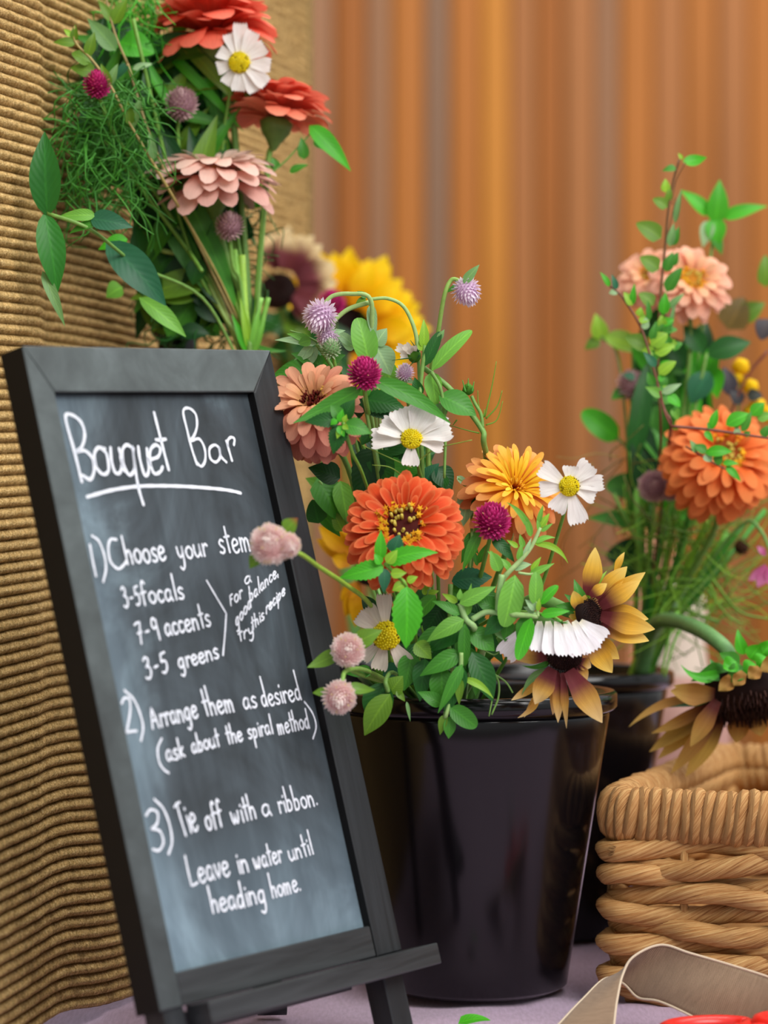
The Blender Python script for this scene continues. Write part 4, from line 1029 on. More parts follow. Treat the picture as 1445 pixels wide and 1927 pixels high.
# white cosmos
cosmos('white cosmos with yellow centre above the coral zinnia', 774, 826, 1.665, 21, (.05, -.85, .5),
       [(752, 768, 52), (800, 770, 54), (828, 780, 44, .005), (850, 806, 54), (836, 838, 44), (772, 878, 34, -.004), (698, 828, 48), (714, 798, 44)], [(790, 890, 1.69), (820, 1010, 1.74), (830, 1330, 1.80)],
       thr=[[(775, 880, 1.67), (730, 860, 1.67), (682, 838, 1.665)], [(778, 875, 1.67), (820, 845, 1.67), (888, 828, 1.66)], [(770, 905, 1.67), (735, 880, 1.67), (700, 875, 1.67)]])
cosmos('white cosmos with lime yellow centre, furthest right of the front bucket', 1071, 915, 1.66, 20, (.05, -.97, .2),
       [(1016, 879, 36), (1014, 922, 32), (1044, 963, 36), (1087, 988, 34), (1099, 982, 22, .004), (1122, 934, 36), (1137, 908, 32), (1112, 872, 40), (1074, 876, 32)], [(1060, 970, 1.70), (1000, 1150, 1.75), (900, 1330, 1.80)])
cosmos('creamy white cosmos low at the left, half behind a mint leaf', 727, 1196, 1.665, 28, (-.1, -1, .1),
       [(671, 1158, 30), (692, 1140, 26, .003), (722, 1116, 30), (712, 1262, 32), (766, 1252, 36), (682, 1242, 24, .003), (768, 1160, 30, .004)], [(740, 1260, 1.72), (800, 1330, 1.80)], col=lin(226, 212, 198))
cosmos('white frilled cosmos seen from the side over the drooping sunflowers', 1058, 1166, 1.655, 14, (.25, .25, .9),
       [(990, 1222, 34, -.004), (1014, 1228, 36, -.008), (1040, 1234, 38, -.012), (1066, 1236, 38, -.014), (1093, 1236, 40, -.012), (1118, 1228, 38, -.008), (1138, 1206, 40, -.003), (948, 1236, 44, .010)], [(1030, 1158, 1.665), (960, 1155, 1.69), (880, 1200, 1.74), (850, 1330, 1.80)], cen=False,
       base=lambda x, y: (1000 + (x - 990) * .62 if x > 980 else 994, 1166 + (3 if x > 980 else 12)), col=lin(250, 246, 250), pn=(.1, -1, .35))

# globe amaranths
amaranth('bright magenta globe amaranth held above two long leaves', 686, 702, 1.655, 31, 'mag', (-.1, -.5, .85), [(690, 760, 1.67), (720, 900, 1.72), (800, 1330, 1.80)],
         [(680, 730, 552, 796, 34, 'm', {'bend': -.06, 'cup': .1}), (702, 716, 848, 797, 36, 'm', {'bend': -.1, 'side': .09})])
amaranth('dark magenta globe amaranth between the two orange zinnias', 926, 980, 1.66, 34, 'mag', (0, -.6, .8), [(915, 1040, 1.68), (880, 1180, 1.74), (840, 1330, 1.80)],
         [(926, 1012, 968, 1058, 26, 'd', {'z': .004}), (903, 1000, 870, 1075, 22, 'm', {'z': .006})])
amaranth('pale lilac globe amaranth nodding on an arched stem near the chalkboard top', 603, 596, 1.70, 30, 'lil', (-.35, -.45, -.8), [(612, 570, 1.70), (628, 556, 1.70), (660, 553, 1.70), (697, 563, 1.70), (700, 640, 1.71), (710, 800, 1.74), (790, 1330, 1.80)], scol=lin(156, 186, 112))
amaranth('small pale lilac globe amaranth just below the nodding lilac one', 616, 634, 1.705, 20, 'lil', (-.1, -.4, -.9), [(628, 605, 1.705), (655, 582, 1.705), (694, 569, 1.705)], [(616, 625, 585, 618, 12, 'g'), (618, 628, 650, 622, 12, 'g')], scol=lin(156, 186, 112))
amaranth('pale lilac globe amaranth nodding at the top right of the front bouquet', 878, 549, 1.70, 25, 'lil', (.35, -.4, -.85), [(862, 527, 1.70), (848, 528, 1.70), (835, 560, 1.70), (822, 640, 1.71), (811, 700, 1.72), (805, 850, 1.75), (820, 1330, 1.80)],
         [(872, 533, 902, 498, 18, 's', {'z': -.004}), (862, 537, 840, 551, 10, 'm')], scol=lin(140, 176, 84))
amaranth('pink double globe amaranth reaching in front of the chalkboard', 508, 1024, 1.555, 37, 'pnk', (-.2, -.9, .3), [(560, 1040, 1.56), (600, 1067, 1.585), (650, 1100, 1.62), (700, 1142, 1.67), (770, 1250, 1.76), (810, 1330, 1.80)],
         [(538, 1000, 560, 975, 34, 'o', {'z': .004, 'coltip': lin(150, 60, 40)}), (490, 1040, 470, 1070, 28, 'o', {'z': .006})], second=(541, 1026, 24, (.5, -.7, -.3)), scol=lin(140, 172, 60))
amaranth('pink globe amaranth with spiral face beside the chalkboard lower edge', 655, 1223, 1.61, 31, 'pnk', (0, -1, .1), [(648, 1250, 1.62), (680, 1270, 1.66), (740, 1290, 1.74), (800, 1330, 1.80)],
         [(668, 1212, 719, 1186, 36, 'o', {'z': .003}), (636, 1228, 578, 1256, 30, 'o', {'z': .003, 'bend': -.1})], scol=lin(140, 182, 84))
amaranth('pink globe amaranth lowest at the left over the bucket side', 638, 1312, 1.60, 31, 'pnk', (0, -.8, -.5), [(644, 1282, 1.605), (652, 1262, 1.615), (690, 1262, 1.66), (760, 1300, 1.76), (800, 1330, 1.80)],
         [(618, 1302, 588, 1304, 18, 'o', {'z': .003}), (655, 1292, 706, 1298, 24, 'o', {'z': .003, 'bend': -.12})], scol=lin(140, 182, 84))
amaranth('tiny whitish globe amaranth bud behind the cosmos bud', 762, 701, 1.71, 16, 'lil', (0, -.5, .9), [(765, 740, 1.72), (790, 900, 1.76), (810, 1330, 1.80)], [(762, 712, 745, 724, 12, 'g'), (762, 712, 780, 722, 12, 'g')])
t = plant('amaranth_bud', P(622, 655, 1.70), 'pale green tufted amaranth bud between the lilac amaranths and the pink zinnia', 'flower')
obj('flower_head', amaranth_mesh(9, [lin(130, 170, 110), lin(176, 200, 160), lin(226, 230, 206)], 110), t, frame((0, -.3, 1)) @ Matrix.Scale(S(20, 1.7), 4)); stemz(t, [P(626, 668, 1.70), P(640, 720, 1.71), P(700, 900, 1.75), P(790, 1330, 1.80)], .0012)

# sunflowers of the front bucket
Zs = 1.675
sunflower('rust and gold two-tone sunflower facing right, above the white frilled cosmos', 1110, 1156, Zs, 30, (.72, -.62, .25), [
    (1104, 1120, 1120, 1030, 40, {'z': .006, 'cup': .15}), (1124, 1128, 1180, 1066, 36, {'z': .002}), (1110, 1122, 1142, 1098, 22, {'z': -.006, 'bend': .15}), (1158, 1080, 1175, 1039, 15, {'z': .006, 'bend': .15, 'ct': (-1, -.5)}),
    (1128, 1138, 1214, 1077, 34, {'z': .003, 'cup': .5}), (1130, 1142, 1205, 1092, 34, {'z': .0, 'bend': .12}), (1130, 1158, 1232, 1184, 42, {'z': .0, 'bend': .12}), (1130, 1150, 1220, 1165, 38, {'z': .004}), (1124, 1180, 1221, 1206, 40, {'z': .002}),
    (1108, 1206, 1152, 1266, 42, {'z': .004, 'bend': .1}), (1112, 1200, 1165, 1240, 36, {'z': .007}), (1092, 1152, 1078, 1110, 26, {'z': -.002, 'curl': .25, 'bend': .1}), (1094, 1148, 1100, 1118, 20, {'z': -.001, 'curl': .2}), (1096, 1160, 1070, 1160, 22, {'z': .003})],
    [(1100, 1158, Zs + .008), (1070, 1150, Zs + .02), (1000, 1130, 1.72), (930, 1200, 1.77), (880, 1330, 1.81)], sepals=[(1095, 1150, 1080, 1090, 26, 'm'), (1085, 1150, 1045, 1140, 22, 'm'), (1100, 1130, 1142, 1074, 14, 'y', {'z': .009}), (1095, 1150, 1062, 1118, 20, 'm')])
sunflower('rust and cream two-tone sunflower hanging down over the bucket rim', 1062, 1236, Zs - .012, 33, (-.05, -.75, -.66), [
    (1034, 1236, 966, 1238, 30, {'z': .002}), (1040, 1258, 1006, 1326, 42, {'z': -.004, 'bend': .12, 'wave': .35, 'curl': .1}), (1020, 1280, 962, 1318, 18, {'z': .002, 'bend': -.15, 'ct': (-1, -.5)}), (1018, 1298, 974, 1351, 13, {'z': .003, 'side': .12, 'ct': (-1, -.5)}), (1024, 1290, 986, 1350, 14, {'z': .004, 'ct': (-1, -.5)}),
    (1048, 1266, 1050, 1360, 22, {'z': .0, 'wave': .4}), (1046, 1262, 1040, 1345, 24, {'z': .003}), (1058, 1266, 1066, 1371, 17, {'z': -.002, 'twist': 1.2}), (1070, 1262, 1133, 1360, 48, {'z': -.005, 'cup': .2}), (1084, 1252, 1104, 1282, 26, {'z': .002}), (1088, 1244, 1112, 1256, 26, {'z': .003}), (1066, 1262, 1096, 1322, 26, {'z': .006})],
    [(1060, 1225, Zs + .0), (1050, 1190, Zs + .02), (1000, 1170, 1.72), (900, 1250, 1.78), (880, 1330, 1.81)], colm=(lin(116, 50, 54), lin(216, 166, 74), lin(240, 210, 148)), ct=(.3, .6), sepals=[(1040, 1240, 982, 1252, 12, 'm', {'side': .2}), (1040, 1262, 982, 1308, 16, 's', {'side': -.15}), (1020, 1230, 1000, 1215, 14, 'm')])

# mint sprigs
sprig('mint_sprig', 'bright green mint sprig crossing the lower half of the coral zinnia', 'foliage', 1.625, [[(724, 1060), (748, 1085, .004), (765, 1105, .002), (780, 1180, .05), (800, 1330, .17), .0016]],
      [(722, 1066, 638, 1088, 36, 'b', {'teeth': .07}), (726, 1058, 824, 1040, 34, 'b', {'teeth': .07, 'side': .06}), (716, 1052, 717, 998, 24, 'b', {'teeth': .08}), (740, 1040, 752, 1006, 34, 'u', {'teeth': .06, 'z': .004}), (724, 1070, 722, 1116, 24, 'u', {'teeth': .05}),
       (728, 1060, 748, 1035, 22, 'y', {'z': -.003}), (716, 1062, 704, 1042, 18, 'b', {'z': -.003}), (735, 1080, 765, 1078, 20, 'y', {'z': -.002}), (765, 1104, 764, 1220, 58, 'b', {'teeth': .05, 'k': 'leaf', 'z': -.002, 'cup': .18}), (760, 1100, 738, 1112, 22, 'y'), (766, 1095, 786, 1085, 16, 'y')], col=lin(120, 170, 60))
sprig('mint_sprig', 'bright mint sprig tip covering the right of the pink zinnia', 'foliage', 1.63, [[(645, 795), (662, 850, .01), (700, 950, .06), (790, 1330, .17), .0016]],
      [(640, 790, 573, 794, 30, 'd', {'teeth': .07}), (642, 800, 627, 855, 36, 'd', {'teeth': .08}), (648, 800, 698, 816, 38, 'm', {'teeth': .06, 'bend': .12}), (640, 785, 622, 762, 26, 'm', {'teeth': .06}), (646, 788, 668, 752, 34, 'd', {'z': .003}), (640, 795, 645, 770, 16, 'b', {'z': -.003}), (636, 802, 648, 822, 16, 'b', {'z': -.004}), (648, 795, 652, 780, 12, 'y', {'z': -.005}), (634, 790, 622, 800, 14, 'b', {'z': -.004}), (640, 806, 634, 826, 12, 'y', {'z': -.004}), (645, 800, 656, 808, 12, 'y', {'z': -.005})], col=lin(110, 160, 60))
sprig('mint_sprig', 'dark mint sprig behind the magenta amaranth and its leaves', 'foliage', 1.68, [[(684, 748), (700, 830), (730, 1000, .04), (800, 1330, .12), .0016]],
      [(686, 752, 762, 768, 46, 'd', {'teeth': .06}), (684, 750, 668, 796, 26, 'D', {'teeth': .06}), (690, 765, 740, 790, 30, 'D', {'teeth': .05}), (682, 745, 676, 722, 18, 'm'), (684, 745, 700, 728, 16, 'm'), (700, 812, 680, 838, 26, 'd'), (694, 815, 720, 830, 18, 'b'), (764, 768, 790, 800, 24, 'u', {'teeth': .05})])
# grey-green sprigs at the top left of the bouquet
sprig('foliage_sprig', 'grey-green leafy sprig rising beside the chalkboard top corner', 'foliage', 1.715, [[(596, 648), (618, 680), (640, 730), (700, 950, .04), (790, 1330, .1), .0018], [(600, 645), (570, 630), (545, 622), .001]],
      [(596, 648, 517, 640, 20, 'g'), (590, 645, 540, 628, 18, 'l'), (588, 650, 552, 680, 22, 'g', {'side': .1}), (596, 652, 566, 712, 24, 'g', {'wave': .2}), (600, 645, 640, 660, 24, 'g'), (604, 700, 516, 706, 52, 'm', {'k': 'ovate'}), (608, 690, 548, 665, 34, 'm'), (600, 690, 650, 668, 36, 'm', {'z': .01}), (640, 720, 608, 690, 30, 'm', {'z': .008}), (585, 640, 560, 648, 22, 'l', {'z': -.003}), (580, 690, 530, 690, 30, 'm', {'z': .012})])
sprig('foliage_sprig', 'pale grey-green large upright leaves between the lilac and magenta amaranths', 'foliage', 1.71, [[(697, 563), (703, 640), (712, 760), (730, 950, .04), (800, 1330, .1), .0018], [(697, 563), (730, 562), (760, 578), (780, 620), (787, 665), .0014, .0014]],
      [(694, 684, 672, 598, 50, 'l', {'k': 'oblong', 'z': -.003}), (698, 572, 706, 645, 20, 'g', {'z': -.003}), (706, 650, 735, 706, 50, 'g', {'k': 'leaf'}), (706, 650, 728, 618, 34, 'g'), (664, 648, 626, 620, 20, 'g'), (668, 655, 640, 640, 26, 'g', {'z': .003}), (716, 680, 750, 740, 40, 'l', {'z': .01}), (690, 560, 672, 548, 12, 'm'), (688, 562, 668, 578, 16, 'o'), (712, 700, 708, 650, 6, 'o', {'col': lin(90, 50, 40)})], col=lin(156, 186, 112))
# cosmos bud stems
t = sprig('cosmos_bud', 'white cosmos bud with thin green bracts left of the tall leaves', 'flower', 1.70, [[(787, 668), (790, 740), (795, 850), (810, 1330, .1), .0014]], [])
for k, (x_, y_) in enumerate(((745, 652), (752, 668), (760, 648), (768, 655), (775, 650))): lamina('petal', t, P(780, 668, 1.70), P(x_, y_, 1.70 - .002 * k), S(17, 1.7), M_PETAL, kind='cosmos', col=lin(238, 228, 216), nu=6, nv=5, notch=.08, cup=.4)
bud(t, 780, 670, 1.70, 13, g_mid, g_olive, (-.9, -.2, .3))
for a, b in (((786, 672), (738, 678)), ((788, 662), (772, 640)), ((790, 660), (788, 630)), ((790, 668), (770, 690))): stemz(t, [P(*a, 1.697), P(*b, 1.697)], .0008, .0002, g_dark, name='bract', sides=4)
sprig('foliage_sprig', 'tall leafy stem with yellow-green tip and dark small leaf over the bouquet', 'foliage', 1.69, [[(800, 650), (792, 720), (790, 790), (800, 1000, .04), (815, 1330, .12), .0018], [(812, 700), (830, 735), (838, 800), (836, 900), .0016]],
      [(797, 655, 797, 601, 20, 'y'), (796, 660, 788, 640, 14, 'y'), (798, 690, 828, 624, 24, 'd', {'k': 'oblong', 'bend': .05}), (812, 698, 888, 622, 30, 'l', {'k': 'oblong'}), (826, 745, 896, 782, 52, 'm', {'k': 'leaf'}), (812, 700, 822, 770, 34, 'l', {'z': .006}), (790, 745, 780, 710, 24, 'd'), (836, 760, 812, 800, 28, 's', {'z': .005}), (824, 640, 836, 620, 12, 's')])
t = sprig('cosmos_bud', 'long branching cosmos stem with a small green bud and thread leaves', 'flower', 1.70, [[(797, 692), (850, 735), (905, 805), (910, 832), (912, 900, .03), (870, 1150, .08), (840, 1330, .11), .0022, .002], [(908, 805), (905, 780), (893, 758), (887, 745), .0015, .0011]], [])
bud(t, 881, 733, 1.70, 11, g_mid, g_olive, (-.1, 0, 1))
for l in ([(908, 790), (900, 760), (899, 735)], [(912, 785), (925, 730), (934, 680)], [(914, 788), (935, 765), (945, 735)], [(914, 800), (935, 790), (946, 755)], [(902, 815), (880, 810), (845, 800)], [(860, 790), (852, 800)], [(910, 785), (912, 770)]): stemz(t, [P(*q, 1.70) for q in l], .0007, .0003, g_olive, name='thread_leaf', sides=4)
for l in ([(876, 738), (870, 715)], [(881, 728), (881, 712)], [(888, 738), (892, 718)]): stemz(t, [P(*q, 1.695) for q in l], .0009, .0003, g_mid, name='bract', sides=4)
# broad leaves behind the blooms
sprig('zinnia_foliage', 'dark green broad leaves just under the pink zinnia', 'foliage', 1.70, [[(705, 845), (715, 900), (740, 1050, .03), (795, 1330, .10), .0026]],
      [(706, 846, 672, 934, 62, 'D', {'k': 'ovate', 'teeth': .03}), (706, 846, 735, 910, 52, 'd', {'k': 'ovate'}), (720, 870, 760, 905, 46, 'm', {'z': .01}), (640, 900, 580, 880, 46, 'D', {'z': .02}), (760, 890, 790, 860, 40, 'm', {'z': .015}), (820, 880, 850, 925, 46, 'D', {'z': .01}), (800, 905, 826, 872, 30, 'u', {'z': .01}), (835, 890, 812, 930, 40, 'd', {'z': .01})])
sprig('zinnia_foliage', 'green leaves in the gap between chalkboard and coral zinnia', 'foliage', 1.76, [[(600, 905), (640, 960), (690, 1060), (780, 1330, .04), .0016]],
      [(596, 900, 636, 978, 62, 'm', {'k': 'ovate'}), (640, 905, 655, 990, 40, 'l'), (620, 920, 575, 900, 30, 'l', {'z': .02}), (600, 960, 640, 1010, 30, 'm', {'z': .01}), (600, 985, 588, 940, 40, 'd', {'k': 'ovate'}), (645, 1000, 625, 960, 26, 'o')])
sprig('zinnia_foliage', 'dark bluish ribbed leaves right below the coral zinnia', 'foliage', 1.70, [[(848, 1100), (845, 1180), (835, 1330, .08), .0022]],
      [(850, 1094, 926, 1086, 42, 'u', {'teeth': .04, 'k': 'leaf'}), (845, 1110, 900, 1118, 44, 'm', {'k': 'ovate', 'z': .004}), (850, 1120, 870, 1160, 44, 'u', {'z': .01}), (830, 1140, 800, 1190, 50, 'D', {'z': .015, 'k': 'ovate'}), (850, 1150, 900, 1190, 50, 'D', {'z': .02, 'k': 'ovate'}), (900, 1130, 870, 1180, 36, 'D', {'z': .02}), (700, 1150, 680, 1120, 30, 'D', {'z': .02}), (800, 1110, 812, 1090, 12, 'y', {'z': -.01}), (806, 1118, 826, 1112, 12, 'y', {'z': -.01}), (800, 1120, 796, 1100, 10, 'y', {'z': -.01}), (780, 1260, 740, 1280, 50, 'D', {'z': .01, 'k': 'ovate'}), (720, 1270, 770, 1262, 40, 'u', {'z': .004})])
# willowy sprig group, centre right
sprig('leafy_sprig', 'fresh green sprig of narrow soft leaves in the middle of the bouquet front', 'foliage', 1.655, [[(866, 1135), (876, 1165), (892, 1180), (888, 1200, .02), (870, 1330, .12), .0026, .002], [(888, 1166), (915, 1152), (946, 1156), (1010, 1158), .0024, .0016], [(936, 1152), (938, 1119), (944, 1081), .0022, .002]],
      [(873, 1166, 803, 1208, 34, 'l', {'z': -.004}), (867, 1156, 813, 1131, 22, 'm'), (865, 1136, 933, 1104, 30, 'l', {'z': -.002}), (861, 1133, 832, 1117, 14, 'y'), (880, 1158, 887, 1098, 16, 'l'), (871, 1173, 803, 1228, 46, 'd', {'z': .006}), (875, 1173, 874, 1253, 24, 'm', {'k': 'oblong', 'z': -.002}),
       (884, 1185, 930, 1225, 44, 'm', {'k': 'leaf', 'z': .006}), (935, 1146, 890, 1125, 32, 'm', {'z': .004}), (944, 1162, 911, 1195, 32, 'd'), (956, 1165, 950, 1208, 26, 'm', {'z': .006}), (969, 1082, 948, 1180, 48, 'l', {'k': 'oblong', 'z': -.004}), (864, 1128, 866, 1108, 12, 'l', {'z': -.004}), (940, 1075, 923, 1036, 24, 'l', {'z': -.003}), (930, 1180, 965, 1210, 26, 's', {'z': .008})], col=lin(150, 186, 120))
sprig('leafy_sprig', 'green sprig hanging down across the front bucket rim', 'foliage', 1.65, [[(868, 1228), (866, 1260), (850, 1310), (838, 1350), (840, 1330, .02), .0018, .0014]],
      [(867, 1228, 790, 1272, 36, 'm', {'z': .004}), (870, 1250, 824, 1342, 24, 'm', {'z': -.003}), (872, 1256, 836, 1347, 36, 'd'), (888, 1227, 927, 1320, 48, 'd', {'z': .008, 'k': 'leaf'}), (866, 1277, 864, 1326, 18, 'o', {'z': -.004}), (872, 1277, 928, 1314, 15, 'y', {'side': .08}), (846, 1330, 897, 1368, 36, 'm', {'k': 'oblong', 'z': -.002}),
       (838, 1345, 828, 1383, 18, 'o'), (846, 1348, 844, 1390, 24, 'm', {'k': 'leaf'}), (832, 1326, 786, 1302, 28, 'm', {'z': .004}), (830, 1255, 832, 1330, 48, 'm', {'z': .008, 'k': 'leaf'}), (800, 1240, 790, 1320, 40, 'd', {'z': .012}), (858, 1230, 910, 1240, 34, 'm', {'z': .012})], col=lin(150, 186, 110))
sprig('leafy_sprig', 'pale lime sprig of slender young shoots right of the dark magenta amaranth', 'foliage', 1.66, [[(1017, 993), (999, 1030), (977, 1057), (950, 1085), (940, 1110, .01), (900, 1250, .08), (860, 1330, .13), .0014, .0024], [(975, 1078), (1000, 1080), (1010, 1065), .0012]],
      [(995, 995, 953, 945, 12, 'l', {'side': -.1}), (1013, 985, 1022, 950, 10, 'l'), (1017, 992, 1034, 966, 14, 'y'), (1008, 1022, 1045, 1012, 12, 'l', {'side': .1}), (975, 1030, 953, 1016, 10, 'y'), (1006, 1024, 1069, 1060, 13, 'y', {'side': .16}), (944, 1060, 917, 1037, 14, 'l'), (996, 1082, 1043, 1060, 15, 'l'), (985, 1030, 978, 1005, 12, 'l'), (999, 1010, 985, 965, 13, 'l', {'side': -.05}), (1015, 1000, 1010, 975, 9, 'l'), (1000, 1075, 1018, 1048, 12, 'y'), (985, 1050, 1000, 1012, 10, 'g'), (975, 1055, 982, 1020, 12, 'l'), (965, 1070, 1000, 1062, 20, 'g', {'z': .003}), (1018, 1000, 1040, 985, 9, 'l'), (960, 1072, 942, 1050, 14, 'l'), (965, 1075, 950, 1068, 16, 'l')], col=lin(168, 196, 130))
sprig('leafy_sprig', 'bright leafy shoot at the top of the white frilled cosmos', 'foliage', 1.645, [[(1012, 1160), (1010, 1140), (1008, 1128), .0014], [(1012, 1160), (960, 1156, .006), .0016, .0022]],
      [(1006, 1140, 1008, 1076, 28, 'l', {'k': 'oblong'}), (1015, 1138, 1050, 1102, 20, 'b', {'k': 'oblong'}), (1018, 1157, 1072, 1150, 20, 'b'), (1000, 1162, 974, 1242, 30, 'b', {'k': 'oblong', 'bend': -.05}), (1008, 1148, 988, 1128, 15, 'g'), (1006, 1152, 985, 1142, 12, 'g', {'z': .003}), (1012, 1150, 1015, 1125, 10, 'y', {'z': -.002}), (992, 1162, 972, 1200, 24, 'm', {'z': .006})], col=lin(160, 196, 120))
sprig('leafy_sprig', 'olive green drooping leaves lowest at the left of the front bucket', 'foliage', 1.655, [[(730, 1302), (726, 1280), (745, 1268, .04), (800, 1330, .14), .002]],
      [(734, 1306, 686, 1384, 48, 'o', {'k': 'leaf', 'z': -.004}), (724, 1285, 698, 1362, 60, 'd', {'k': 'leaf', 'z': .004}), (734, 1304, 758, 1272, 40, 'o', {'z': .002}), (746, 1300, 762, 1320, 14, 'o'), (700, 1262, 650, 1268, 24, 'm', {'z': .012}), (782, 1210, 812, 1240, 34, 'o', {'teeth': .05}), (775, 1230, 760, 1300, 44, 'm', {'z': .01}), (765, 1320, 772, 1358, 7, 's')])
sprig('leafy_sprig', 'grey-green curled leaf stem between coral and orange-yellow zinnias', 'foliage', 1.715, [[(862, 900), (880, 920), (888, 980), (880, 1100), (850, 1330, .09), .0016]],
      [(884, 915, 872, 990, 36, 'g', {'k': 'leaf'}), (860, 896, 886, 922, 14, 'g'), (895, 935, 905, 970, 26, 'd', {'k': 'ovate', 'z': -.004}), (905, 940, 892, 925, 20, 'd'), (890, 1000, 868, 1060, 22, 'm'), (900, 1060, 920, 1020, 14, 'm'), (898, 1065, 888, 1030, 10, 'm'), (880, 1020, 900, 1042, 16, 'm')])
sprig('leafy_sprig', 'long narrow shaded leaves filling the bucket mouth at the front', 'foliage', 1.68, [[(840, 1190), (850, 1250), (850, 1330, .11), .0018]],
      [(860, 1200, 905, 1290, 30, 'm'), (850, 1200, 800, 1290, 32, 'd'), (900, 1180, 948, 1250, 30, 'd'), (830, 1180, 770, 1250, 34, 'm'), (890, 1210, 860, 1300, 30, 'd'), (780, 1210, 745, 1300, 30, 'd'), (820, 1120, 770, 1180, 30, 'm'), (905, 1110, 950, 1150, 24, 'm'), (850, 1170, 905, 1160, 30, 'd'), (900, 1250, 895, 1310, 26, 'm')])
sprig('tendril', 'thin curling green tendrils spilling over the bucket rim', 'foliage', 1.67, [[(905, 1245), (935, 1275), (938, 1310), (925, 1345), .001, .0006], [(918, 1262), (950, 1282), (965, 1304), .0008, .0005], [(925, 1265), (928, 1300), (920, 1348), .0008, .0005], [(912, 1225), (930, 1232), (945, 1222), .0007], [(905, 1245), (870, 1300, .1), .0012]], [])
# stems gathered inside the bucket (seen through the gaps)
for k, (x0_, y0_, x1_, y1_, c_) in enumerate(((690, 1270, 760, 1335, 'l'), (670, 1262, 730, 1330, 'g'), (705, 1255, 790, 1340, 'l'), (730, 1240, 800, 1340, 'y'), (760, 1200, 820, 1335, 'l'), (800, 1180, 830, 1335, 'l'), (880, 1200, 850, 1335, 'g'), (910, 1210, 870, 1335, 'l'))):
    t = plant('cut_stem', P(x0_, y0_, 1.75), ['pale cut stem low at the left of the front bucket rim', 'grey-green cut stem leftmost at the front bucket rim', 'light green stem behind the low cream cosmos', 'lime green stem under the low cream cosmos', 'green stem in the shade under the mint leaf', 'light stem in the shade under the coral zinnia', 'grey stem in the shade behind the narrow leaves', 'light green stem behind the willowy sprig'][k], 'stem')
    stemz(t, [P(x0_, y0_, 1.75), P((x0_ + x1_) / 2 + 4, (y0_ + y1_) / 2, 1.77), P(x1_, y1_, 1.79), P(x1_ + 20, y1_ + 300, 1.80)], .003 if k % 2 else .002, None, GC[c_])
# background leaf mass of the bouquet so no wall shows through its middle
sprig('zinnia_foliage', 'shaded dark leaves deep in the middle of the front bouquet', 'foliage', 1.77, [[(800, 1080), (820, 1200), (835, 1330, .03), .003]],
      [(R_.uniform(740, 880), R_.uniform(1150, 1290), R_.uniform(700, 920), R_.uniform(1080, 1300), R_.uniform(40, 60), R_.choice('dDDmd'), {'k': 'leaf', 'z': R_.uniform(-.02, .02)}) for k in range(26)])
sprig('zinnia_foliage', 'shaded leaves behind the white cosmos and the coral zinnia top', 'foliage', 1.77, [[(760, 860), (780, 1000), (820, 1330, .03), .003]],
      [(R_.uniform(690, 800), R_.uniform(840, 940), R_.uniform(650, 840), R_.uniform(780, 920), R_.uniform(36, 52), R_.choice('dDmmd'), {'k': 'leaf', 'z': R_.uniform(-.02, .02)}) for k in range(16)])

# ================================================================== YELLOW AND CREAM SUNFLOWERS FAR BEHIND
YEL = (lin(240, 166, 6), lin(255, 208, 6), lin(255, 222, 20))
def radial(cx0, cy0, r0, r1, a0, a1, n, w, seed=0, zj=.01):
    rnd = random.Random(seed); out = []
    for k in range(n):
        a = math.radians(a0 + (a1 - a0) * (k + .5) / n + rnd.uniform(-4, 4)); rr = r1 * rnd.uniform(.88, 1.06)
        out.append((cx0 + math.cos(a) * r0, cy0 - math.sin(a) * r0, cx0 + math.cos(a) * rr, cy0 - math.sin(a) * rr, w, {'z': rnd.uniform(-zj, zj)}))
    return out
sunflower('large out of focus golden yellow sunflower behind the lilac amaranths', 655, 622, 2.33, 52, (.25, -.9, .25), radial(655, 622, 45, 150, -80, 200, 26, 56, 1) + radial(655, 622, 45, 132, -80, 200, 22, 54, 2, .02), [(680, 640, 2.345), (700, 800, 2.35), (705, 1000, 2.36), (690, 1320, 2.36)], colm=YEL, sepals=[(690, 680, 730, 640, 60, 'd'), (700, 660, 730, 600, 50, 'm'), (660, 600, 700, 560, 50, 'm')])
sunflower('out of focus cream and mauve sunflower left of the yellow one', 522, 545, 2.20, 34, (-.2, -.85, .4), radial(530, 535, 30, 105, -50, 110, 16, 46, 3), [(530, 560, 2.22), (560, 700, 2.25), (640, 1000, 2.34), (680, 1320, 2.36)], colm=(lin(128, 64, 72), lin(226, 196, 140), lin(240, 222, 176)), ct=(.45, .8), sepals=[(520, 590, 480, 640, 40, 'd'), (540, 600, 580, 640, 50, 'o'), (540, 590, 600, 610, 40, 'D')])
amaranth('out of focus magenta globe amaranth before the yellow sunflower', 624, 570, 2.1, 25, 'mag', (0, -.5, .8), [(630, 620, 2.15), (650, 900, 2.3), (690, 1320, 2.36)])
sunflower('yellow sunflower low in the gap between chalkboard and coral zinnia', 690, 1075, 1.93, 26, (-.6, -.7, .1), [(665, 1040, 600, 990, 40), (662, 1050, 596, 1015, 36, {'z': .01}), (668, 1030, 640, 975, 34), (672, 1100, 650, 1160, 34), (670, 1095, 668, 1180, 30), (676, 1100, 640, 1130, 30), (660, 1060, 625, 1050, 34)], [(700, 1090, 1.94), (740, 1200, 1.86), (790, 1330, 1.80)], colm=(lin(190, 120, 10), lin(214, 158, 12), lin(226, 172, 20)))
sprig('foliage_sprig', 'out of focus dark leaves under the background sunflowers', 'foliage', 2.28, [[(560, 640), (600, 800), (680, 1320, .08), .003]], [(R_.uniform(520, 620), R_.uniform(600, 660), R_.uniform(490, 680), R_.uniform(560, 720), 60, R_.choice('dDo'), {'k': 'leaf', 'z': R_.uniform(-.04, .04)}) for k in range(14)])

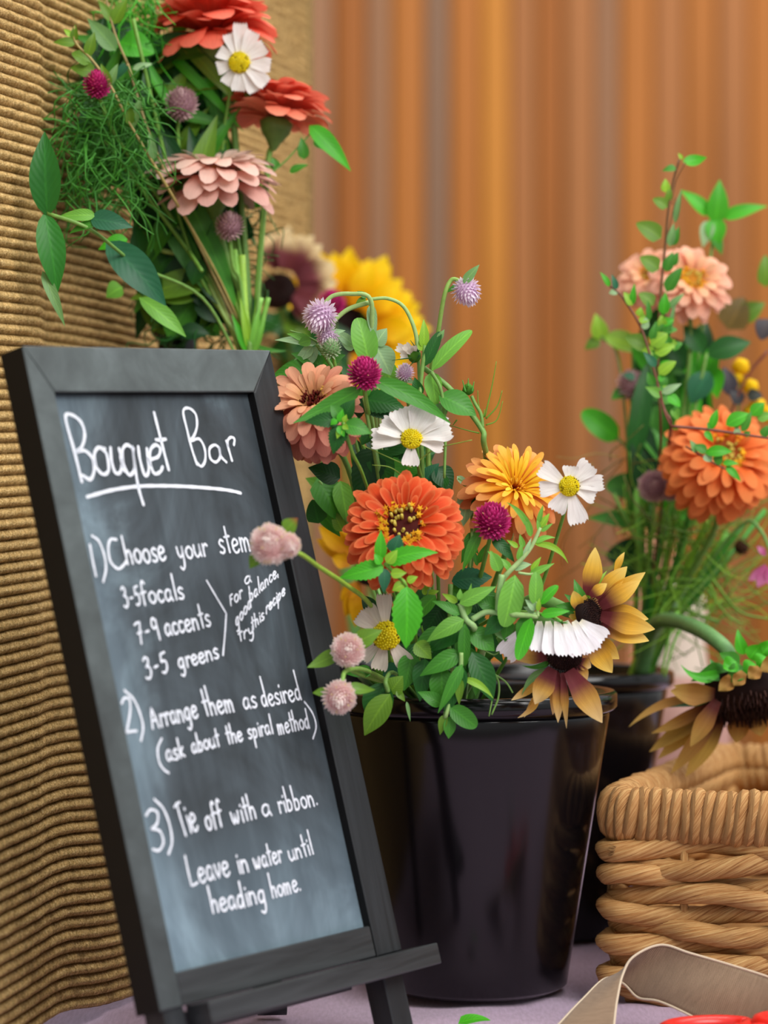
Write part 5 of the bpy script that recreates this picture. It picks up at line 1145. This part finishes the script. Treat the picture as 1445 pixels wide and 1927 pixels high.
# ================================================================== LEFT BOUQUET (behind the chalkboard)
LB = (455, 1130, 1.90)
LB0 = (470, 655, 1.89)
red = cf([(lin(196, 50, 30), lin(236, 96, 72), lin(244, 128, 104)), (lin(200, 46, 28), lin(238, 92, 66), lin(244, 124, 98))])
zinnia('red-orange zinnia at the top of the left bouquet, cut by the frame edge', P(400, 62, 1.90), (-.10, .10, .99), S(124, 1.9), [(16, 1.0, -14, .46, -.10, .1), (18, 1.0, 6, .46, -.04, .12), (17, 1.0, 22, .46, 0, .16), (14, .9, 42, .44, .04, .16), (10, .8, 62, .4, .06, .12)], red, 201, [P(430, 160, 1.90), P(450, 350, 1.90), P(*LB0), P(*LB)], 'gold', cr=.2)
cor2 = cf([(lin(214, 96, 66), lin(240, 128, 100), lin(246, 152, 122)), (lin(206, 70, 48), lin(240, 108, 84), lin(244, 132, 108))])
zinnia('coral zinnia seen from the side at the right of the left bouquet', P(522, 218, 1.90), (.12, .12, .98), S(106, 1.9), [(18, 1.0, 0, .42, -.08, .1), (19, 1.0, 14, .42, -.04, .12), (17, .98, 28, .4, 0, .14), (13, .85, 44, .36, .03, .14), (9, .7, 60, .3, .05, .1)], cor2, 202, [P(505, 300, 1.90), P(492, 450, 1.895), P(482, 600, 1.89), P(*LB)], 'gold', cr=.2, scol=lin(132, 178, 84))
pp = cf([(lin(200, 110, 100), lin(226, 160, 148), lin(232, 184, 172)), (lin(210, 130, 114), lin(232, 176, 160), lin(240, 206, 192)), (lin(228, 160, 120), lin(242, 210, 190), lin(246, 222, 206))])
zinnia('pale pink zinnia seen edge-on in the middle of the left bouquet', P(405, 328, 1.87), (.02, -.18, .98), S(130, 1.87), [(15, 1.0, -18, .33, -.10, .06), (18, 1.0, -4, .32, -.05, .08), (18, .95, 8, .3, -.01, .1), (15, .82, 20, .28, .02, .1), (12, .64, 36, .24, .04, .08)], pp, 203, [P(425, 480, 1.88), P(*LB0), P(*LB)], 'gold', cr=.2)
cosmos('white cosmos with bright yellow centre at the top of the left bouquet', 450, 118, 1.86, 21, (.15, -.95, .15), [(452, 42, 28), (478, 58, 28), (500, 86, 30), (511, 124, 30), (502, 160, 30), (480, 175, 26), (448, 173, 28), (424, 160, 26), (408, 130, 28), (410, 96, 28), (430, 62, 28)], [(430, 190, 1.88), (420, 320, 1.89), (460, 560, 1.89), LB])
amaranth('mauve globe amaranth left of the white cosmos in the left bouquet', 341, 195, 1.87, 31, 'mau', (0, -.6, .8), [(335, 260, 1.88), (360, 420, 1.89), LB0, LB])
amaranth('mauve globe amaranth below the pale pink zinnia', 432, 425, 1.86, 27, 'mau', (0, -.4, .9), [(438, 500, 1.87), (458, 600, 1.885), LB], scol=lin(128, 176, 84))
amaranth('magenta globe amaranth among the feathery greens at far left', 183, 158, 1.82, 26, 'mag', (0, -.6, .8), [(220, 260, 1.84), (330, 420, 1.88), LB0, LB])
t = sprig('yellow_flowers', 'small yellow blossoms behind the white cosmos of the left bouquet', 'flower', 1.92, [[(385, 165), (400, 330), (460, 600), .0014]], [])
for x_, y_, r_ in ((388, 148, 15), (375, 170, 17), (405, 180, 14), (418, 165, 12), (352, 150, 9), (262, 165, 8)): bud(t, x_, y_, 1.92, r_, lin(250, 196, 10), lin(252, 214, 30), (0, -1, .4))
zinnia('small orange marigold half hidden behind the mauve amaranth', P(300, 222, 1.93), (-.3, -.7, .6), S(34, 1.93), [(9, 1.0, 0, .5, 0, .1), (7, .7, 30, .4, .05, .1)], cf([(lin(200, 80, 10), lin(236, 130, 20), lin(240, 150, 30))] * 2), 204, [P(340, 400, 1.91), P(*LB0)], 'quill', name='marigold', cr=.2)
sprig('leafy_branch', 'large pointed green leaves reaching left over the jute matting', 'foliage', 1.765, [[(90, 402), (170, 432), (260, 500, .05), (380, 560, .09), (455, 690, .11), .0018], [(90, 402), (90, 330), .0014]],
      [(90, 408, 84, 248, 60, 'b', {'k': 'leaf', 'col': lin(44, 116, 44)}), (84, 400, 108, 552, 54, 'b', {'k': 'leaf', 'col': lin(52, 132, 44)}), (80, 510, 122, 614, 22, 's'), (180, 405, 110, 408, 24, 'l'), (170, 412, 250, 428, 42, 'u', {'k': 'lance'}), (200, 455, 312, 575, 66, 'u', {'k': 'leaf', 'bend': .12, 'z': .04}), (262, 560, 350, 634, 36, 'l', {'k': 'leaf', 'z': .06}), (180, 420, 130, 440, 20, 'm'), (240, 450, 185, 470, 30, 'b', {'z': .05}), (230, 540, 200, 560, 40, 'l', {'z': .1})])
sprig('leafy_branch', 'bright notched green leaf sticking out right under the coral zinnia', 'foliage', 1.88, [[(505, 330), (540, 300), (590, 245), .001], [(505, 330), (490, 500), (480, 650), .0014]], [(582, 236, 660, 322, 36, 'b'), (590, 265, 620, 285, 22, 'b'), (572, 300, 567, 258, 22, 'm'), (545, 325, 580, 310, 18, 'm'), (520, 320, 512, 296, 20, 'm'), (500, 360, 440, 375, 60, 'b', {'k': 'ovate', 'z': .03})])
sprig('twig', 'thin tan twig with small oval leaves over the top left bouquet', 'foliage', 1.82, [[(290, 310), (240, 225), (210, 165), (175, 115), (142, 80), (140, 50), .0011, .0008], [(290, 310), (400, 500, .05), (465, 640, .07), .0014]],
      [(142, 82, 100, 80, 20, 'o'), (140, 78, 142, 46, 16, 'o'), (135, 68, 120, 55, 12, 'y'), (165, 105, 178, 60, 22, 'o'), (172, 118, 135, 100, 34, 'o', {'k': 'ovate'}), (180, 135, 132, 128, 30, 'o'), (205, 160, 222, 120, 18, 's'), (205, 165, 190, 120, 22, 'o'), (250, 240, 268, 180, 20, 's'), (245, 235, 240, 190, 22, 'o'), (218, 95, 165, 35, 34, 's', {'z': .03}), (290, 300, 280, 250, 18, 's')], col=lin(170, 150, 90))
sprig('twig', 'second tan twig rising out of the frame top at the left', 'foliage', 1.85, [[(240, 120), (215, 60), (195, -20), .0011, .0008], [(240, 120), (300, 300), (465, 650, .04), .0014]], [(215, 45, 240, -5, 26, 'o'), (210, 40, 185, 0, 20, 'o'), (225, 80, 290, 100, 60, 'b', {'k': 'ovate', 'z': .02}), (230, 100, 280, 130, 50, 'd', {'z': .03}), (240, 120, 220, 150, 20, 'u'), (250, 130, 290, 120, 14, 'g')], col=lin(160, 140, 90))
for k, (b_, n_, cc, lb) in enumerate((((120, 150, 270, 380), 330, g_bri, 'feathery bright green foliage mass beside the jute matting'), ((200, -20, 300, 90), 110, g_lime, 'bright lime feathery foliage at the top beside the red zinnia'), ((290, 380, 470, 640), 200, g_mid, 'shaded feathery foliage around the stems of the left bouquet'))):
    t = plant('feathery_foliage', P((b_[0] + b_[2]) / 2, b_[3], 1.88), lb, 'foliage'); threads(t, b_, (1.84, 1.90, 1.93)[k], n_, .045, (g_mid, g_bri, g_dark)[k], 50 + k, .0007, grav=-.3, spread=2.6)
    stemz(t, [P((b_[0] + b_[2]) / 2, (b_[1] + b_[3]) / 2, 1.85), P(360, 480, 1.88), P(*LB0)], .0014)
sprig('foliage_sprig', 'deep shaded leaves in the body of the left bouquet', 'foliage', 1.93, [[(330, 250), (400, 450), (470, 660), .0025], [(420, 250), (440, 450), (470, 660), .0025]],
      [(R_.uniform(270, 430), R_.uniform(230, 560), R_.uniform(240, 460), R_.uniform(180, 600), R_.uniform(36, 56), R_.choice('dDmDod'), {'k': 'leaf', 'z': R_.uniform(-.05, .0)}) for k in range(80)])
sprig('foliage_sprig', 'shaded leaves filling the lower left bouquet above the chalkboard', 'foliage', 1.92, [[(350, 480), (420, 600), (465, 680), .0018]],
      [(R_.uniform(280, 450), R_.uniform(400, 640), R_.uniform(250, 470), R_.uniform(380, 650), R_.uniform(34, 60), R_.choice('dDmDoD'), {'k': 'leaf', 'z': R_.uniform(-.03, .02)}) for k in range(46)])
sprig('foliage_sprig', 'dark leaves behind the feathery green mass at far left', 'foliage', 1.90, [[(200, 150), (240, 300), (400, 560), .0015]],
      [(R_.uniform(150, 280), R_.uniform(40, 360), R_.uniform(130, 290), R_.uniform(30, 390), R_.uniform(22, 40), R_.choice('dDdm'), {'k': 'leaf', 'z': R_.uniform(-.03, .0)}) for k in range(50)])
sprig('foliage_sprig', 'mid green leaves between the zinnias in the left bouquet', 'foliage', 1.92, [[(300, 100), (330, 300), (460, 640), .002]],
      [(R_.uniform(230, 480), R_.uniform(60, 250), R_.uniform(200, 470), R_.uniform(30, 290), R_.uniform(20, 34), R_.choice('mbdmob'), {'k': 'leaf', 'z': R_.uniform(-.03, .0)}) for k in range(60)])
sts = [((375, 490), (420, 590), (465, 665)), ((440, 470), (455, 570), (470, 665)), ((330, 380), (400, 520), (460, 665)), ((455, 480), (462, 590), (474, 665)), ((490, 560), (478, 620), (476, 665)), ((400, 440), (440, 560), (468, 665)), ((505, 560), (490, 620), (478, 665)), ((300, 470), (375, 495), (430, 600))]
for k, s_ in enumerate(sts):
    t = plant('cut_stem', P(*s_[0], 1.885), ['pale bent stem left of centre in the left bouquet', 'bright straight stem below the mauve amaranth', 'brown-green stem slanting in the left bouquet shade', 'lime stem beside the bright straight stem', 'short light stem near the chalkboard top right corner', 'olive stem crossing in the middle of the left bouquet', 'rightmost thin stem at the chalkboard top', 'pale arching side stem left in the left bouquet'][k], 'stem')
    stemz(t, [P(*q, 1.885) for q in s_] + [P(462, 760, 1.89), P(*LB)], .0026 if k in (1, 3, 4) else .0018, None, [lin(150, 180, 100), lin(140, 196, 84), lin(120, 110, 70), lin(168, 210, 90), lin(150, 206, 100), g_olive, lin(130, 186, 80), lin(140, 160, 84)][k])
sprig('foliage_sprig', 'long thin bright leaves sheathing the stems above the chalkboard', 'foliage', 1.88, [[(470, 640), (468, 700), .003]], [(470, 660, 452, 560, 16, 'y'), (474, 660, 488, 575, 16, 'l'), (466, 665, 436, 590, 16, 'b'), (478, 665, 500, 600, 14, 'l'), (470, 650, 400, 500, 30, 'b', {'z': .02}), (465, 640, 420, 560, 26, 'd', {'z': .02}), (480, 640, 470, 540, 22, 'u', {'z': .02}), (480, 650, 540, 660, 10, 'm', {'side': -.1})])

# ================================================================== RIGHT BOUQUET (rear bucket)
RB = (1195, 1270, 2.04)
Zr = 1.99
pc = cf([(lin(214, 110, 84), lin(238, 160, 130), lin(242, 180, 154)), (lin(222, 120, 84), lin(242, 172, 140), lin(246, 192, 168)), (lin(230, 140, 80), lin(246, 186, 140), lin(248, 200, 160))])
zinnia('peach zinnia behind the tall twig, upper left in the right bouquet', P(1222, 520, Zr + .05), (-.3, -.8, .55), S(68, Zr + .05), [(12, 1.0, -14, .42, -.12, .06), (13, 1.0, 2, .4, -.05, .06), (12, .85, 18, .36, 0, .06), (9, .6, 36, .3, .04, .06)], pc, 301, [P(1225, 700, 2.03), P(1205, 1000, 2.04), P(*RB)], 'gold', cr=.27, dkc=lin(150, 70, 20))
zinnia('peach zinnia with yellow centre, upper right in the right bouquet', P(1302, 528, Zr), (.25, -.82, .5), S(83, Zr), [(14, 1.0, -16, .38, -.12, .06), (15, 1.0, 0, .36, -.05, .06), (13, .88, 16, .33, 0, .06), (10, .66, 34, .27, .04, .06)], pc, 302, [P(1300, 650, 2.0), P(1260, 950, 2.02), P(*RB)], 'gold', cr=.32, dkc=lin(206, 130, 30))
og = cf([(lin(200, 70, 16), lin(232, 108, 44), lin(240, 136, 74)), (lin(206, 74, 16), lin(238, 116, 44), lin(244, 150, 84))])
zinnia('big orange zinnia in the right bouquet, cut by the right frame edge', P(1362, 858, 1.93), (.22, -.84, .5), S(116, 1.93), [(20, 1.04, -34, .32, -.24, .06), (20, 1.02, -18, .32, -.15, .06), (20, 1.0, -4, .31, -.08, .06), (18, .93, 10, .29, -.03, .06), (15, .8, 24, .25, .02, .06), (9, .6, 42, .2, .05, .06)], og, 303, [P(1350, 980, 1.96), P(1270, 1130, 2.01), P(*RB)], 'gold', cr=.32, dkc=lin(150, 70, 16))
sm = lambda n, x0_, y0_, x1_, y1_: [(x0_ + (x1_ - x0_) * (k + .5) / n, y0_ + (y1_ - y0_) * (k + .5) / n) for k in range(n)]
tw = []
for k, (x_, y_) in enumerate(sm(9, 1262, 660, 1240, 600) + sm(10, 1225, 640, 1275, 790)):
    a = R_.uniform(0, 6.28); tw.append((x_, y_, x_ + 26 * math.cos(a), y_ + 24 * math.sin(a), 18, R_.choice('mbyml'), {'k': 'ovate', 'z': -.004}))
sprig('leafy_twig', 'tallest brown twig with round green leaves before the peach zinnias', 'foliage', 1.90, [[(1278, 300), (1266, 345), (1257, 400), (1252, 460), (1246, 520), (1240, 600), (1238, 700), (1243, 800), (1238, 900, .08), (1200, 1270, .13), .0011, .0011], [(1290, 305), (1272, 340), (1264, 385), .0006], [(1252, 460), (1266, 400), (1272, 370), .0006]],
      [(1285, 304, 1330, 296, 24, 'b', {'k': 'leaf', 'bend': -.12}), (1272, 316, 1246, 322, 16, 'm'), (1284, 300, 1276, 288, 8, 'y'), (1252, 362, 1252, 336, 18, 'y'), (1256, 390, 1228, 374, 24, 'o', {'k': 'ovate'}), (1256, 380, 1262, 352, 14, 'o'), (1244, 448, 1197, 420, 38, 'o', {'k': 'ovate'}), (1260, 464, 1268, 420, 16, 's'), (1266, 462, 1278, 426, 16, 'm'), (1270, 420, 1283, 355, 12, 's'), (1240, 507, 1204, 484, 34, 'o', {'k': 'ovate'}), (1252, 511, 1266, 474, 22, 'm'), (1264, 500, 1276, 474, 18, 'm'), (1254, 549, 1283, 504, 26, 'm', {'k': 'ovate'}), (1230, 574, 1202, 552, 30, 'o', {'k': 'ovate'}), (1248, 592, 1252, 550, 22, 'b'), (1258, 580, 1288, 552, 14, 's'), (1219, 653, 1176, 634, 34, 'o', {'k': 'ovate', 'z': .01}), (1240, 620, 1250, 660, 16, 'u'), (1256, 640, 1272, 560, 10, 's')] + tw, col=lin(110, 76, 46))
sprig('leafy_twig', 'thinner brown twig with lime leaves arching left of the tallest twig', 'foliage', 1.875, [[(1147, 538), (1165, 552), (1182, 575), (1205, 615), (1222, 665), (1235, 715), (1250, 770), (1263, 800), (1255, 870, .09), (1205, 1270, .16), .0010, .0010]],
      [(1147, 539, 1129, 512, 12, 'b'), (1160, 545, 1151, 516, 13, 'u'), (1162, 548, 1146, 552, 14, 'g', {'k': 'ovate'}), (1190, 575, 1174, 550, 18, 'y', {'k': 'ovate'}), (1190, 574, 1194, 533, 13, 'b'), (1202, 600, 1222, 604, 20, 'y'), (1202, 595, 1206, 578, 16, 'y'), (1222, 602, 1219, 564, 12, 'm'), (1212, 620, 1216, 596, 16, 'g'), (1225, 650, 1256, 628, 32, 'y', {'k': 'ovate'}), (1226, 640, 1232, 608, 16, 'm'), (1232, 665, 1268, 650, 24, 'y', {'k': 'ovate'}), (1234, 690, 1210, 662, 18, 'u'), (1240, 705, 1272, 680, 24, 'y', {'k': 'ovate'}), (1238, 710, 1252, 712, 18, 'b'), (1246, 740, 1282, 722, 16, 'g'), (1246, 745, 1214, 728, 20, 'l'), (1256, 745, 1280, 765, 22, 'b', {'k': 'ovate'}), (1230, 725, 1218, 700, 18, 'm')], col=lin(120, 74, 56))
sprig('leafy_twig', 'reddish twig running right across the big orange zinnia', 'foliage', 1.86, [[(1262, 802), (1330, 808), (1400, 818), (1470, 828), .0014, .0008], [(1262, 802), (1252, 880, .12), (1210, 1270, .18), .0010], [(1290, 840), (1340, 870), (1370, 885), .0008, .0006], [(1262, 802), (1248, 770), (1243, 735), .0009]],
      [(1338, 808, 1350, 770, 17, 'b', {'k': 'leaf'}), (1338, 806, 1330, 795, 14, 'm'), (1366, 800, 1410, 778, 28, 'b', {'k': 'leaf'}), (1378, 802, 1402, 792, 14, 'o'), (1396, 812, 1414, 772, 16, 'm'), (1414, 782, 1438, 758, 26, 'b', {'k': 'leaf'}), (1425, 788, 1455, 780, 20, 'l'), (1435, 822, 1445, 800, 18, 'm'), (1388, 818, 1385, 802, 14, 'g'), (1326, 812, 1342, 832, 14, 'b'), (1330, 850, 1302, 838, 20, 'm'), (1326, 852, 1378, 850, 22, 'b', {'k': 'leaf', 'bend': .15}), (1326, 855, 1340, 870, 20, 'g'), (1345, 872, 1360, 858, 20, 'm'), (1360, 872, 1390, 873, 14, 'b'), (1366, 878, 1394, 906, 16, 'b'), (1310, 852, 1298, 828, 16, 's'), (1400, 820, 1412, 812, 12, 'm')], col=lin(116, 62, 48))
sprig('mint_sprig', 'bright out of focus mint tip at the upper right', 'foliage', 2.02, [[(1345, 420), (1335, 500), (1310, 700), (1250, 1000), (1200, 1270, .02), .0016]], [(1345, 420, 1354, 338, 42, 'b'), (1335, 405, 1280, 358, 30, 'b'), (1360, 410, 1444, 388, 28, 'b'), (1335, 415, 1322, 466, 28, 'g'), (1345, 410, 1348, 470, 40, 'b'), (1340, 440, 1358, 480, 24, 'm')])
amaranth('mauve out of focus globe amaranth upper left in the right bouquet', 1188, 724, 2.03, 28, 'mau', (0, -.6, .8), [(1190, 780, 2.03), (1200, 1000, 2.04), RB], [(1175, 735, 1150, 752, 24, 'm'), (1195, 712, 1170, 705, 18, 'u', {'z': -.01})])
amaranth('grey-mauve globe amaranth tucked left of the big orange zinnia', 1230, 915, 1.97, 29, 'mau', (0, -.9, .3), [(1230, 980, 1.98), (1215, 1100, 2.01), RB], second=(1262, 918, 24, (0, -1, 0)))
sprig('foliage_sprig', 'out of focus lime green leaves at the left of the right bouquet', 'foliage', 2.05, [[(1130, 632), (1165, 680), (1185, 900), (1200, 1270), .0016], [(1190, 660), (1195, 900), .0014], [(1160, 822), (1185, 860), (1195, 1000), .0016]],
      [(1130, 640, 1120, 590, 34, 'y'), (1128, 640, 1100, 658, 26, 'o'), (1136, 634, 1216, 664, 46, 'y', {'k': 'leaf'}), (1164, 828, 1095, 774, 48, 'b', {'k': 'oblong'}), (1225, 925, 1140, 914, 54, 'm', {'k': 'oblong'}), (1220, 985, 1104, 975, 40, 'm'), (1225, 960, 1200, 1000, 40, 'm'), (1215, 1050, 1140, 1045, 70, 'D', {'k': 'ovate'}), (1200, 1080, 1150, 1100, 60, 'D', {'k': 'leaf', 'z': .02})])
sprig('foliage_sprig', 'large dark leaves between the peach and orange zinnias at right', 'foliage', 2.0, [[(1330, 665), (1310, 760), (1260, 1000), (1205, 1270, .03), .0018]],
      [(1330, 668, 1413, 644, 46, 'd', {'k': 'leaf'}), (1325, 662, 1286, 612, 40, 'd', {'k': 'leaf'}), (1335, 700, 1300, 760, 50, 'u', {'k': 'leaf'}), (1325, 690, 1285, 700, 34, 'b', {'z': .02}), (1340, 690, 1350, 750, 40, 'b', {'z': .02}), (1320, 720, 1350, 640, 40, 'b', {'z': .02}), (1255, 590, 1200, 640, 50, 'd', {'z': .04}), (1250, 720, 1210, 790, 40, 'd', {'z': .04, 'k': 'leaf'}), (1240, 800, 1200, 850, 44, 'd', {'z': .04, 'k': 'leaf'}), (1260, 860, 1230, 810, 30, 'm', {'z': .02}), (1200, 850, 1240, 880, 40, 'd', {'z': .05})])
sprig('smokebush_leaves', 'dark purplish leaves at the right edge behind the orange zinnia', 'foliage', 2.04, [[(1445, 660), (1400, 720), (1350, 850), (1210, 1270), .0016]],
      [(1375, 745, 1362, 690, 34, 'D', {'col': lin(70, 66, 76), 'k': 'leaf'}), (1395, 760, 1370, 730, 30, 'D', {'col': lin(60, 58, 62)}), (1405, 745, 1435, 745, 26, 'D', {'col': lin(40, 44, 34), 'k': 'ovate'}), (1370, 620, 1400, 560, 60, 'o', {'col': lin(128, 108, 60), 'k': 'ovate', 'z': .03}), (1390, 600, 1440, 570, 40, 'o', {'z': .03}), (1445, 600, 1432, 640, 40, 'D', {'col': lin(80, 76, 82), 'k': 'ovate'}), (1440, 540, 1440, 480, 34, 'o', {'k': 'ovate'})], col=lin(120, 60, 40))
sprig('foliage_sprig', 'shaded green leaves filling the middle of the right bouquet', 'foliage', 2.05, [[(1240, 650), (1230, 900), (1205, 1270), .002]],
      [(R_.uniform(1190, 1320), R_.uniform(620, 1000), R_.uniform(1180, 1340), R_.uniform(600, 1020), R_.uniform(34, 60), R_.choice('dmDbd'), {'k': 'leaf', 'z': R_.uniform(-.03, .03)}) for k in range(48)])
t = sprig('yellow_flowers', 'small yellow blossoms at the right edge above the orange zinnia', 'flower', 2.05, [[(1395, 700), (1370, 850), (1215, 1270), .0012]], [])
for x_, y_, r_ in ((1394, 690, 17), (1388, 712, 12), (1412, 728, 16), (1425, 765, 18), (1445, 780, 16), (1408, 772, 10)): bud(t, x_, y_, 2.05, r_, lin(250, 190, 10), lin(252, 214, 30), (0, -1, .4))
t = sprig('seed_head', 'round brown seed head on a thin stem below the orange zinnia', 'seed head', 1.99, [[(1395, 1030), (1360, 1060), (1280, 1150), (1215, 1270, .04), .001]], [])
obj('flower_head', amaranth_mesh(12, [lin(70, 44, 30), lin(110, 76, 50), lin(130, 96, 66)], 90), t, Matrix.Translation(P(1395, 1030, 1.99) - ORG[t.name]) @ Matrix.Scale(S(17, 1.99), 4))
sunflower('pink cosmos partly visible at the right frame edge', 1450, 1060, 1.95, 12, (.2, -.6, -.7), [(1442, 1065, 1408, 1092, 22), (1444, 1068, 1425, 1105, 24), (1448, 1068, 1448, 1102, 24), (1440, 1045, 1425, 1028, 14), (1455, 1068, 1470, 1100, 22)], [(1450, 1040, 1.96), (1432, 1000, 1.97), (1400, 985, 1.98), (1320, 1080, 2.0), (1215, 1270, 2.04)], colm=(lin(190, 90, 140), lin(214, 120, 170), lin(222, 140, 184)), disc=False, name='cosmos', sr=.0012)
stc = [(1330, 980, 'y'), (1300, 960, 'm'), (1270, 970, 'o'), (1245, 960, 'm'), (1370, 1000, 'l'), (1400, 985, 'm'), (1225, 950, 'd'), (1320, 1040, 'g'), (1290, 1010, 'l'), (1205, 900, 'o'), (1190, 820, 'l'), (1440, 960, 'm')]
lbs = ['lime stem fanning right below the orange zinnia', 'green stem below the orange zinnia heart', 'olive stem left below the orange zinnia', 'green stem under the grey-mauve amaranth', 'light stem reaching far right under the orange zinnia', 'green stem slanting furthest right', 'dark stem at the left of the right bouquet', 'whitish green stem above the rear bucket rim', 'light green stem in the middle of the rear bucket', 'olive upright stem beside the dark leaves', 'light upright stem at the left edge of the right bouquet', 'green feathery stem at the right frame edge']
for k, (x_, y_, cc) in enumerate(stc):
    t = plant('cut_stem', P(x_, y_, 1.99), lbs[k], 'stem')
    stemz(t, [P(x_, y_, 1.99 + .004 * k), P((x_ * .45 + 1205 * .55) + 6, (y_ + 1270) / 2, 2.01), P(1190 + (k * 7) % 36, 1262, 2.035), P(1150 + (k * 11) % 50, 1500, 2.05)], .0024, None, GC[cc])
for k, (b_, n_, cc, lb) in enumerate((((1215, 960, 1380, 1160), 240, g_lime, 'airy lime green thread foliage below the orange zinnia'), ((1290, 1080, 1420, 1260), 26, g_olive, 'sparse thin trailing threads right of the rear bucket'), ((1110, 850, 1200, 1010), 22, lin(150, 120, 60), 'sparse brownish threads left of the right bouquet'))):
    t = plant('feathery_foliage', P((b_[0] + b_[2]) / 2, (b_[1] + b_[3]) / 2, 2.0), lb, 'foliage'); threads(t, b_, 2.02, n_, .06, cc, 70 + k, .0006, grav=-.1 if k else .2)
    stemz(t, [P((b_[0] + b_[2]) / 2, (b_[1] + b_[3]) / 2, 2.0), P(1250, 1150, 2.01), P(1200, 1265, 2.04)], .0014)
t = plant('trailing_threads', P(1250, 1190, 1.97), 'green trailing strands hanging beside the rear bucket rim', 'foliage')
for k, l in enumerate(([(1275, 1150), (1258, 1200), (1245, 1270)], [(1290, 1165), (1268, 1210), (1250, 1275)], [(1335, 1100), (1345, 1130), (1325, 1175)], [(1340, 1090), (1390, 1150), (1445, 1165)], [(1330, 1110), (1370, 1160), (1400, 1175)])): stemz(t, [P(*q, 1.965 + k * .003) for q in l], .0012, .0008, g_olive if k > 1 else g_lit, name='strand', sides=5)
# drooping sunflower over the basket
Zd = 1.86
sunflower('drooping brown sunflower hanging over the basket on a thick arched stem', 1408, 1312, Zd, 78, (.05, -.42, -.9), [
    (1340, 1318, 1183, 1368, 18, {'side': -.12, 'ct': (-1, -.5)}), (1345, 1315, 1226, 1380, 26, {'z': .005}), (1340, 1310, 1268, 1290, 30, {'z': -.01, 'bend': .15}), (1350, 1325, 1222, 1415, 34, {'z': .02, 'col': lin(176, 140, 60)}), (1348, 1325, 1238, 1428, 36, {'z': .024, 'col': lin(186, 146, 60)}), (1345, 1305, 1262, 1300, 46, {'z': -.014, 'cup': .4, 'ct': (.0, .2)}),
    (1350, 1318, 1299, 1405, 36, {'z': -.02, 'cup': .5}), (1358, 1328, 1262, 1456, 34, {'z': .01}), (1364, 1330, 1290, 1462, 40, {'z': .02, 'col': lin(206, 170, 80)}), (1390, 1340, 1385, 1398, 44, {'z': .03}), (1420, 1335, 1432, 1385, 42, {'z': .03}), (1455, 1330, 1480, 1380, 44, {'z': .03}),
    (1385, 1270, 1352, 1300, 30, {'z': -.03, 'ct': (-1, -.5), 'wave': .5}), (1400, 1265, 1380, 1290, 28, {'z': -.034, 'ct': (-1, -.5), 'wave': .4}), (1430, 1258, 1408, 1276, 30, {'z': -.036, 'ct': (-1, -.5), 'wave': .4}), (1470, 1240, 1430, 1262, 34, {'z': -.036, 'ct': (-1, -.5), 'wave': .4})],
    [(1378, 1250, Zd - .004), (1368, 1225, Zd), (1345, 1203, Zd + .01), (1310, 1182, Zd + .04), (1265, 1168, Zd + .09), (1230, 1180, Zd + .14), (1205, 1270, 2.03)], colm=(lin(96, 44, 40), lin(176, 128, 66), lin(212, 176, 96)), sr=.0052, scol=lin(104, 150, 90), sepals=[
    (1372, 1262, 1300, 1282, 34, 'm', {'z': -.01, 'bend': .2, 'wave': .4}), (1360, 1262, 1276, 1256, 22, 'b', {'z': -.012, 'side': .25, 'curl': .2}), (1400, 1232, 1388, 1184, 24, 'b', {'z': -.01, 'side': .1}), (1392, 1250, 1348, 1232, 30, 'm', {'z': -.02, 'curl': .3}), (1410, 1240, 1432, 1212, 34, 'b', {'z': -.02, 'curl': .4}), (1430, 1236, 1458, 1204, 34, 'b', {'z': -.015, 'wave': .4}), (1385, 1245, 1360, 1262, 34, 'b', {'z': -.03, 'curl': .5}), (1350, 1275, 1336, 1240, 20, 'm', {'z': -.01}), (1400, 1255, 1368, 1285, 36, 'm', {'z': -.028, 'bend': .3}), (1335, 1318, 1240, 1332, 22, 'd', {'z': .004}), (1420, 1248, 1400, 1270, 34, 'b', {'z': -.03, 'bend': .3}), (1440, 1235, 1425, 1255, 34, 'b', {'z': -.03, 'bend': .3})])
# fallen leaf on the cloth at the bottom edge
t = plant('fallen_leaf', P(893, 1920, 1.66), 'small bright green leaf lying on the cloth at the bottom edge', 'leaf')
ORG[t.name] = Vector((P(893, 1925, 1.655).x, 1.655, TABLE + .004)); t.location = ORG[t.name]
b_ = ORG[t.name]; lamina('leaf', t, b_ + Vector((-.010, 0, 0)), b_ + Vector((.010, .006, .001)), .012, M_LEAF, col=g_bri, nrm=(0, -.3, 1), kind='ovate', bend=.1)
